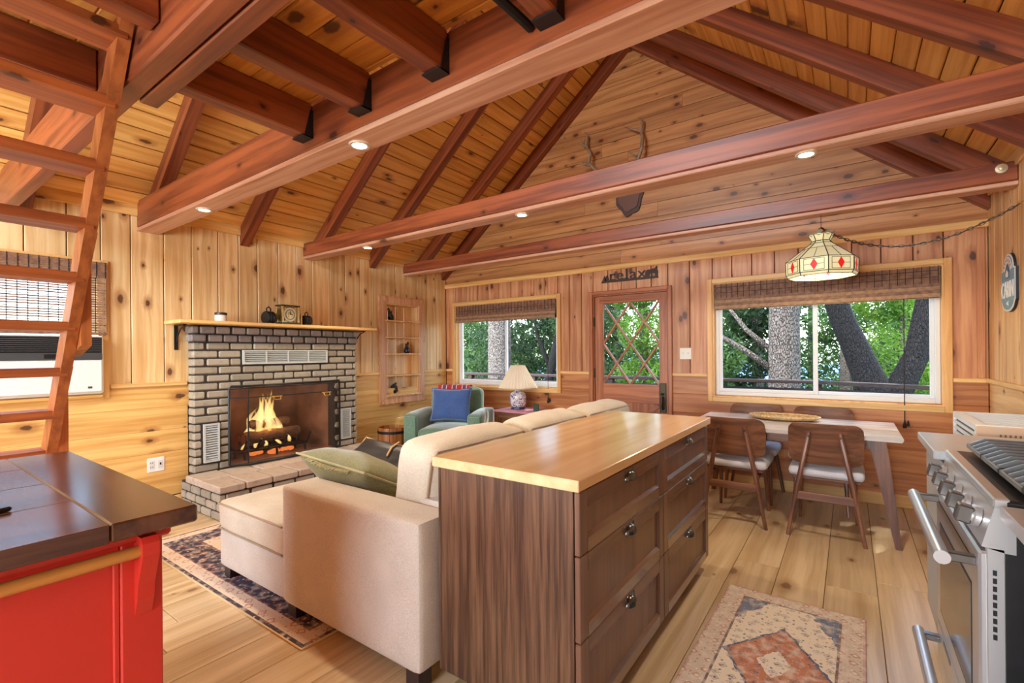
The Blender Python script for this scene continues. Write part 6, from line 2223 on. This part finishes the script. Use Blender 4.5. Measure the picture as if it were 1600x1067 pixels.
def leaves(centers, n, size, rnd):
    mb = MB()
    vs, fs = [], []
    for _ in range(n):
        c, r = rnd.choice(centers)
        d = Vector((rnd.gauss(0, 1), rnd.gauss(0, 1), rnd.gauss(0, 1)))
        if d.length < 1e-3:
            continue
        p = Vector(c) + Vector((d.x * r[0], d.y * r[1], d.z * r[2])) * (.5 + .12 * rnd.random()) / max(1, d.length * .75)
        u = Vector((rnd.uniform(-1, 1), rnd.uniform(-1, 1), rnd.uniform(-1, 1))).normalized()
        v = u.cross(Vector((rnd.uniform(-1, 1), rnd.uniform(-1, 1), rnd.uniform(-1, 1)))).normalized()
        s = size * rnd.uniform(.6, 1.3)
        k = len(vs)
        vs += [p - u * s, p + v * s * .38, p + u * s, p - v * s * .38]
        fs.append((k, k + 1, k + 2, k + 3))
    mb.v, mb.f = [tuple(p) for p in vs], fs
    return mb
def tree(name, label, base, trunk, branches, crowns, n, size, bark_, leaf, seed, group=None):
    rnd = random.Random(seed)
    t = thing(name, label, 'tree', base, group=group)
    bz = Vector(base)
    obj('trunk', MB().tube([Vector(p) - bz for p, r in trunk], [r for p, r in trunk], 14), bark_, t, smooth='all')
    for br in branches:
        obj('branch', MB().tube([Vector(p) - bz for p, r in br], [r for p, r in br], 8), bark_, t, smooth='all')
    if crowns:
        cw = [((c[0] - bz.x, c[1] - bz.y, c[2] - bz.z), r) for c, r in crowns]
        obj('foliage', leaves(cw, n, size, rnd), leaf, t, kind='stuff')
    return t
# big pine in front of the wide window (left pane)
tree('pine_tree', 'thick pale barked pine trunk in the left pane of the wide window', (-.92, 9.2, -1.7),
     [((-.92, 9.2, -1.9), .30), ((-.91, 9.2, 0), .245), ((-.90, 9.2, 1.6), .235), ((-.88, 9.2, 4.5), .2), ((-.86, 9.2, 9), .1)],
     [[((-.95, 9.2, .9), .06), ((-1.5, 9.0, 1.35), .05), ((-2.1, 8.9, 1.75), .035), ((-2.6, 8.8, 1.9), .015)],
      [((-.95, 9.2, 1.2), .05), ((-1.5, 9.3, 1.7), .04), ((-1.9, 9.2, 2.3), .02)]],
     [((-.9, 9.2, 6.5), (2.2, 2.2, 2.4)), ((-2.0, 9.4, 3.2), (.9, .8, .5))], 2600, .09, M_bark1, M_leaf, 11)
# dark forked oak in the right pane
tree('oak_tree', 'dark forked oak trunk close behind the deck in the right pane', (.40, 8.3, -1.6),
     [((.40, 8.3, -1.8), .40), ((.36, 8.3, .0), .31), ((.33, 8.3, .55), .28), ((.21, 8.28, .95), .19), ((.07, 8.25, 1.35), .165), ((-.08, 8.2, 1.75), .15), ((-.2, 8.15, 2.2), .14), ((-.42, 8.1, 3.0), .12), ((-.7, 8.1, 4.4), .08)],
     [[((.36, 8.3, .45), .22), ((.55, 8.3, .80), .17), ((.73, 8.28, 1.25), .145), ((.85, 8.25, 2.0), .135), ((.95, 8.2, 3.2), .12), ((1.1, 8.1, 4.6), .08)]],
     [((-.5, 8.2, 4.6), (1.6, 1.2, 1.0)), ((1.3, 8.2, 4.8), (1.6, 1.2, 1.0))], 2600, .10, M_bark2, M_leaf_d, 12)
tree('leafy_sapling', 'sunlit yellow-green foliage between the forks of the dark oak', (.75, 10.6, -1.9),
     [((.75, 10.6, -2), .07), ((.75, 10.6, 1.5), .05), ((.8, 10.6, 3.2), .02)], [],
     [((.80, 10.6, 1.35), (.75, .5, .95)), ((.5, 10.7, 2.3), (.6, .5, .6)), ((1.1, 10.5, .6), (.6, .5, .6))], 9000, .042, M_bark1, M_leaf_b, 13)
tree('fir_tree', 'green fir behind the pine at the left edge of the wide window', (-3.0, 12.5, -2.4),
     [((-3.0, 12.5, -2.6), .2), ((-3.0, 12.5, 3), .14), ((-3.0, 12.5, 7), .03)], [],
     [((-2.9, 12.5, -.2), (1.5, 1.2, 1.0)), ((-3.0, 12.5, 1.2), (1.2, 1.1, .9)), ((-3.0, 12.5, 2.8), (1.0, .9, .9)), ((-3.0, 12.5, 4.2), (.7, .7, .9))], 13000, .065, M_bark1, M_leaf, 14, 'forest trees behind the deck')
tree('fir_tree', 'distant fir beyond the middle of the wide window', (-.1, 17, -3.2),
     [((-.1, 17, -3.4), .2), ((-.1, 17, 2), .12), ((-.1, 17, 4), .03)], [],
     [((-.6, 17, -1.6), (2.2, 1.4, 1.0)), ((.6, 16.6, -.6), (1.2, 1.2, 1.0)), ((1.6, 16.6, 1.4), (1.3, 1.2, 1.4)), ((2.6, 17, 3.4), (1.6, 1.4, 1.4))], 6000, .12, M_bark1, M_leaf, 15, 'forest trees behind the deck')
# trees seen through the door
tree('fir_tree', 'light green fir seen through the upper diamonds of the door', (-4.9, 13.5, -2.4),
     [((-4.9, 13.5, -2.6), .2), ((-4.9, 13.5, 3), .12), ((-4.9, 13.5, 6), .03)], [],
     [((-4.9, 13.5, .2), (1.4, 1.2, 1.2)), ((-4.6, 13.5, 1.9), (1.3, 1.2, .9)), ((-5.2, 13.5, 3.2), (1.1, 1.1, .8)), ((-3.8, 12.8, .4), (.9, .9, 1.0))], 14000, .065, M_bark1, M_leaf_b, 16, 'forest trees behind the deck')
# trees of the left window
tree('pine_tree', 'pale barked pine trunk in the left pane of the armchair window', (-7.3, 9.7, -1.8),
     [((-7.3, 9.7, -2), .34), ((-7.3, 9.7, 1), .31), ((-7.32, 9.7, 4), .26), ((-7.3, 9.7, 9), .1)], [],
     [((-7.3, 9.7, 6.0), (2.2, 2.0, 2.0))], 2000, .10, M_bark1, M_leaf, 17)
tree('oak_tree', 'leaning dark oak stem in the right pane of the armchair window', (-6.2, 10.2, -1.9),
     [((-6.2, 10.2, -2.1), .14), ((-6.15, 10.2, .6), .11), ((-5.9, 10.2, 1.6), .10), ((-5.6, 10.2, 2.6), .08), ((-5.2, 10.2, 4), .05)],
     [[((-6.1, 10.2, .9), .06), ((-6.5, 10.3, 1.7), .05), ((-6.8, 10.4, 2.6), .03)]],
     [((-5.6, 10.5, 2.3), (1.3, 1.0, .9)), ((-6.9, 11.0, 1.7), (1.3, 1.0, 1.0)), ((-6.0, 11.0, .7), (1.6, 1.0, .8)), ((-8.3, 11, 1.2), (1.2, 1.0, 1.4))], 11000, .06, M_bark2, M_leaf_d, 18)
tree('pine_tree', 'pale pine trunk at the right edge of the armchair window', (-4.95, 9.3, -1.8),
     [((-4.95, 9.3, -2), .17), ((-4.95, 9.3, 2), .15), ((-4.9, 9.3, 6), .1)], [], [((-4.9, 9.3, 6.0), (1.6, 1.6, 1.6))], 1500, .09, M_bark1, M_leaf, 19)
tree('fir_tree', 'dense green fir far behind the armchair window', (-10.5, 14, -2.6),
     [((-10.5, 14, -2.8), .2), ((-10.5, 14, 4), .1)], [],
     [((-10.8, 14, .6), (2.4, 1.4, 1.6)), ((-9.0, 14.5, 1.4), (1.8, 1.3, 1.5)), ((-10.5, 14, 3.4), (2.2, 1.3, 1.2)), ((-8.0, 14.5, -.4), (2.0, 1.3, 1.0))], 8000, .12, M_bark1, M_leaf, 20, 'forest trees behind the deck')
rnd = random.Random(77)
spots = [(-2.2, 15.5, 2.2), (-6.8, 16, 2.6), (-13, 17, 3.0), (1.6, 14.2, 1.6), (3.6, 17, 2.6), (-4.2, 19, 2.4), (-9.3, 18, 3.2), (-1.2, 22, 2.6), (5.5, 21, 3.2), (-17, 21, 3.4), (1.9, 23, 3.0)]
places = ['second from the left among the far firs', 'behind the door lattice', 'at the far left of the forest', 'right of the dark oak', 'far right of the oak', 'far behind the door', 'behind the armchair window', 'far behind the pale pine', 'at the far right of the forest', 'deep in the forest at the left', 'deep behind the oak']
for i, (x, y, r) in enumerate(spots):
    cr = []
    for k in range(6):
        zz = -1.6 + k * 1.35
        cr.append(((x + rnd.uniform(-.4, .4) * r, y + rnd.uniform(-.5, .5), zz), (r * (1.05 - .12 * k) * .8, r * .6, 1.0)))
    gz = ground_z(x, y)
    tree('fir_tree', 'dark green conifer ' + places[i], (x, y, gz), [((x, y, gz - .2), .2), ((x, y, 3), .13), ((x, y, 7.5), .03)], [], cr, 13000, .10, M_bark1, M_leaf if i % 3 else M_leaf_d, 40 + i, 'forest trees behind the deck')
# far hills across the valley
hm = MB()
pts = []
for i in range(41):
    x = -160 + 260 * i / 40
    pts.append((x, -2 + 6 * mnoise.noise(Vector((i * .23, 1.7, 0))) + 3))
vs = [(p[0], 150, p[1]) for p in pts] + [(p[0], 110, -30) for p in pts] + [(p[0], 190, -30) for p in pts]
n = 41
fs = [(i, i + 1, n + i + 1, n + i) for i in range(40)] + [(i + 1, i, 2 * n + i, 2 * n + i + 1) for i in range(40)]
hm.add(vs, fs)
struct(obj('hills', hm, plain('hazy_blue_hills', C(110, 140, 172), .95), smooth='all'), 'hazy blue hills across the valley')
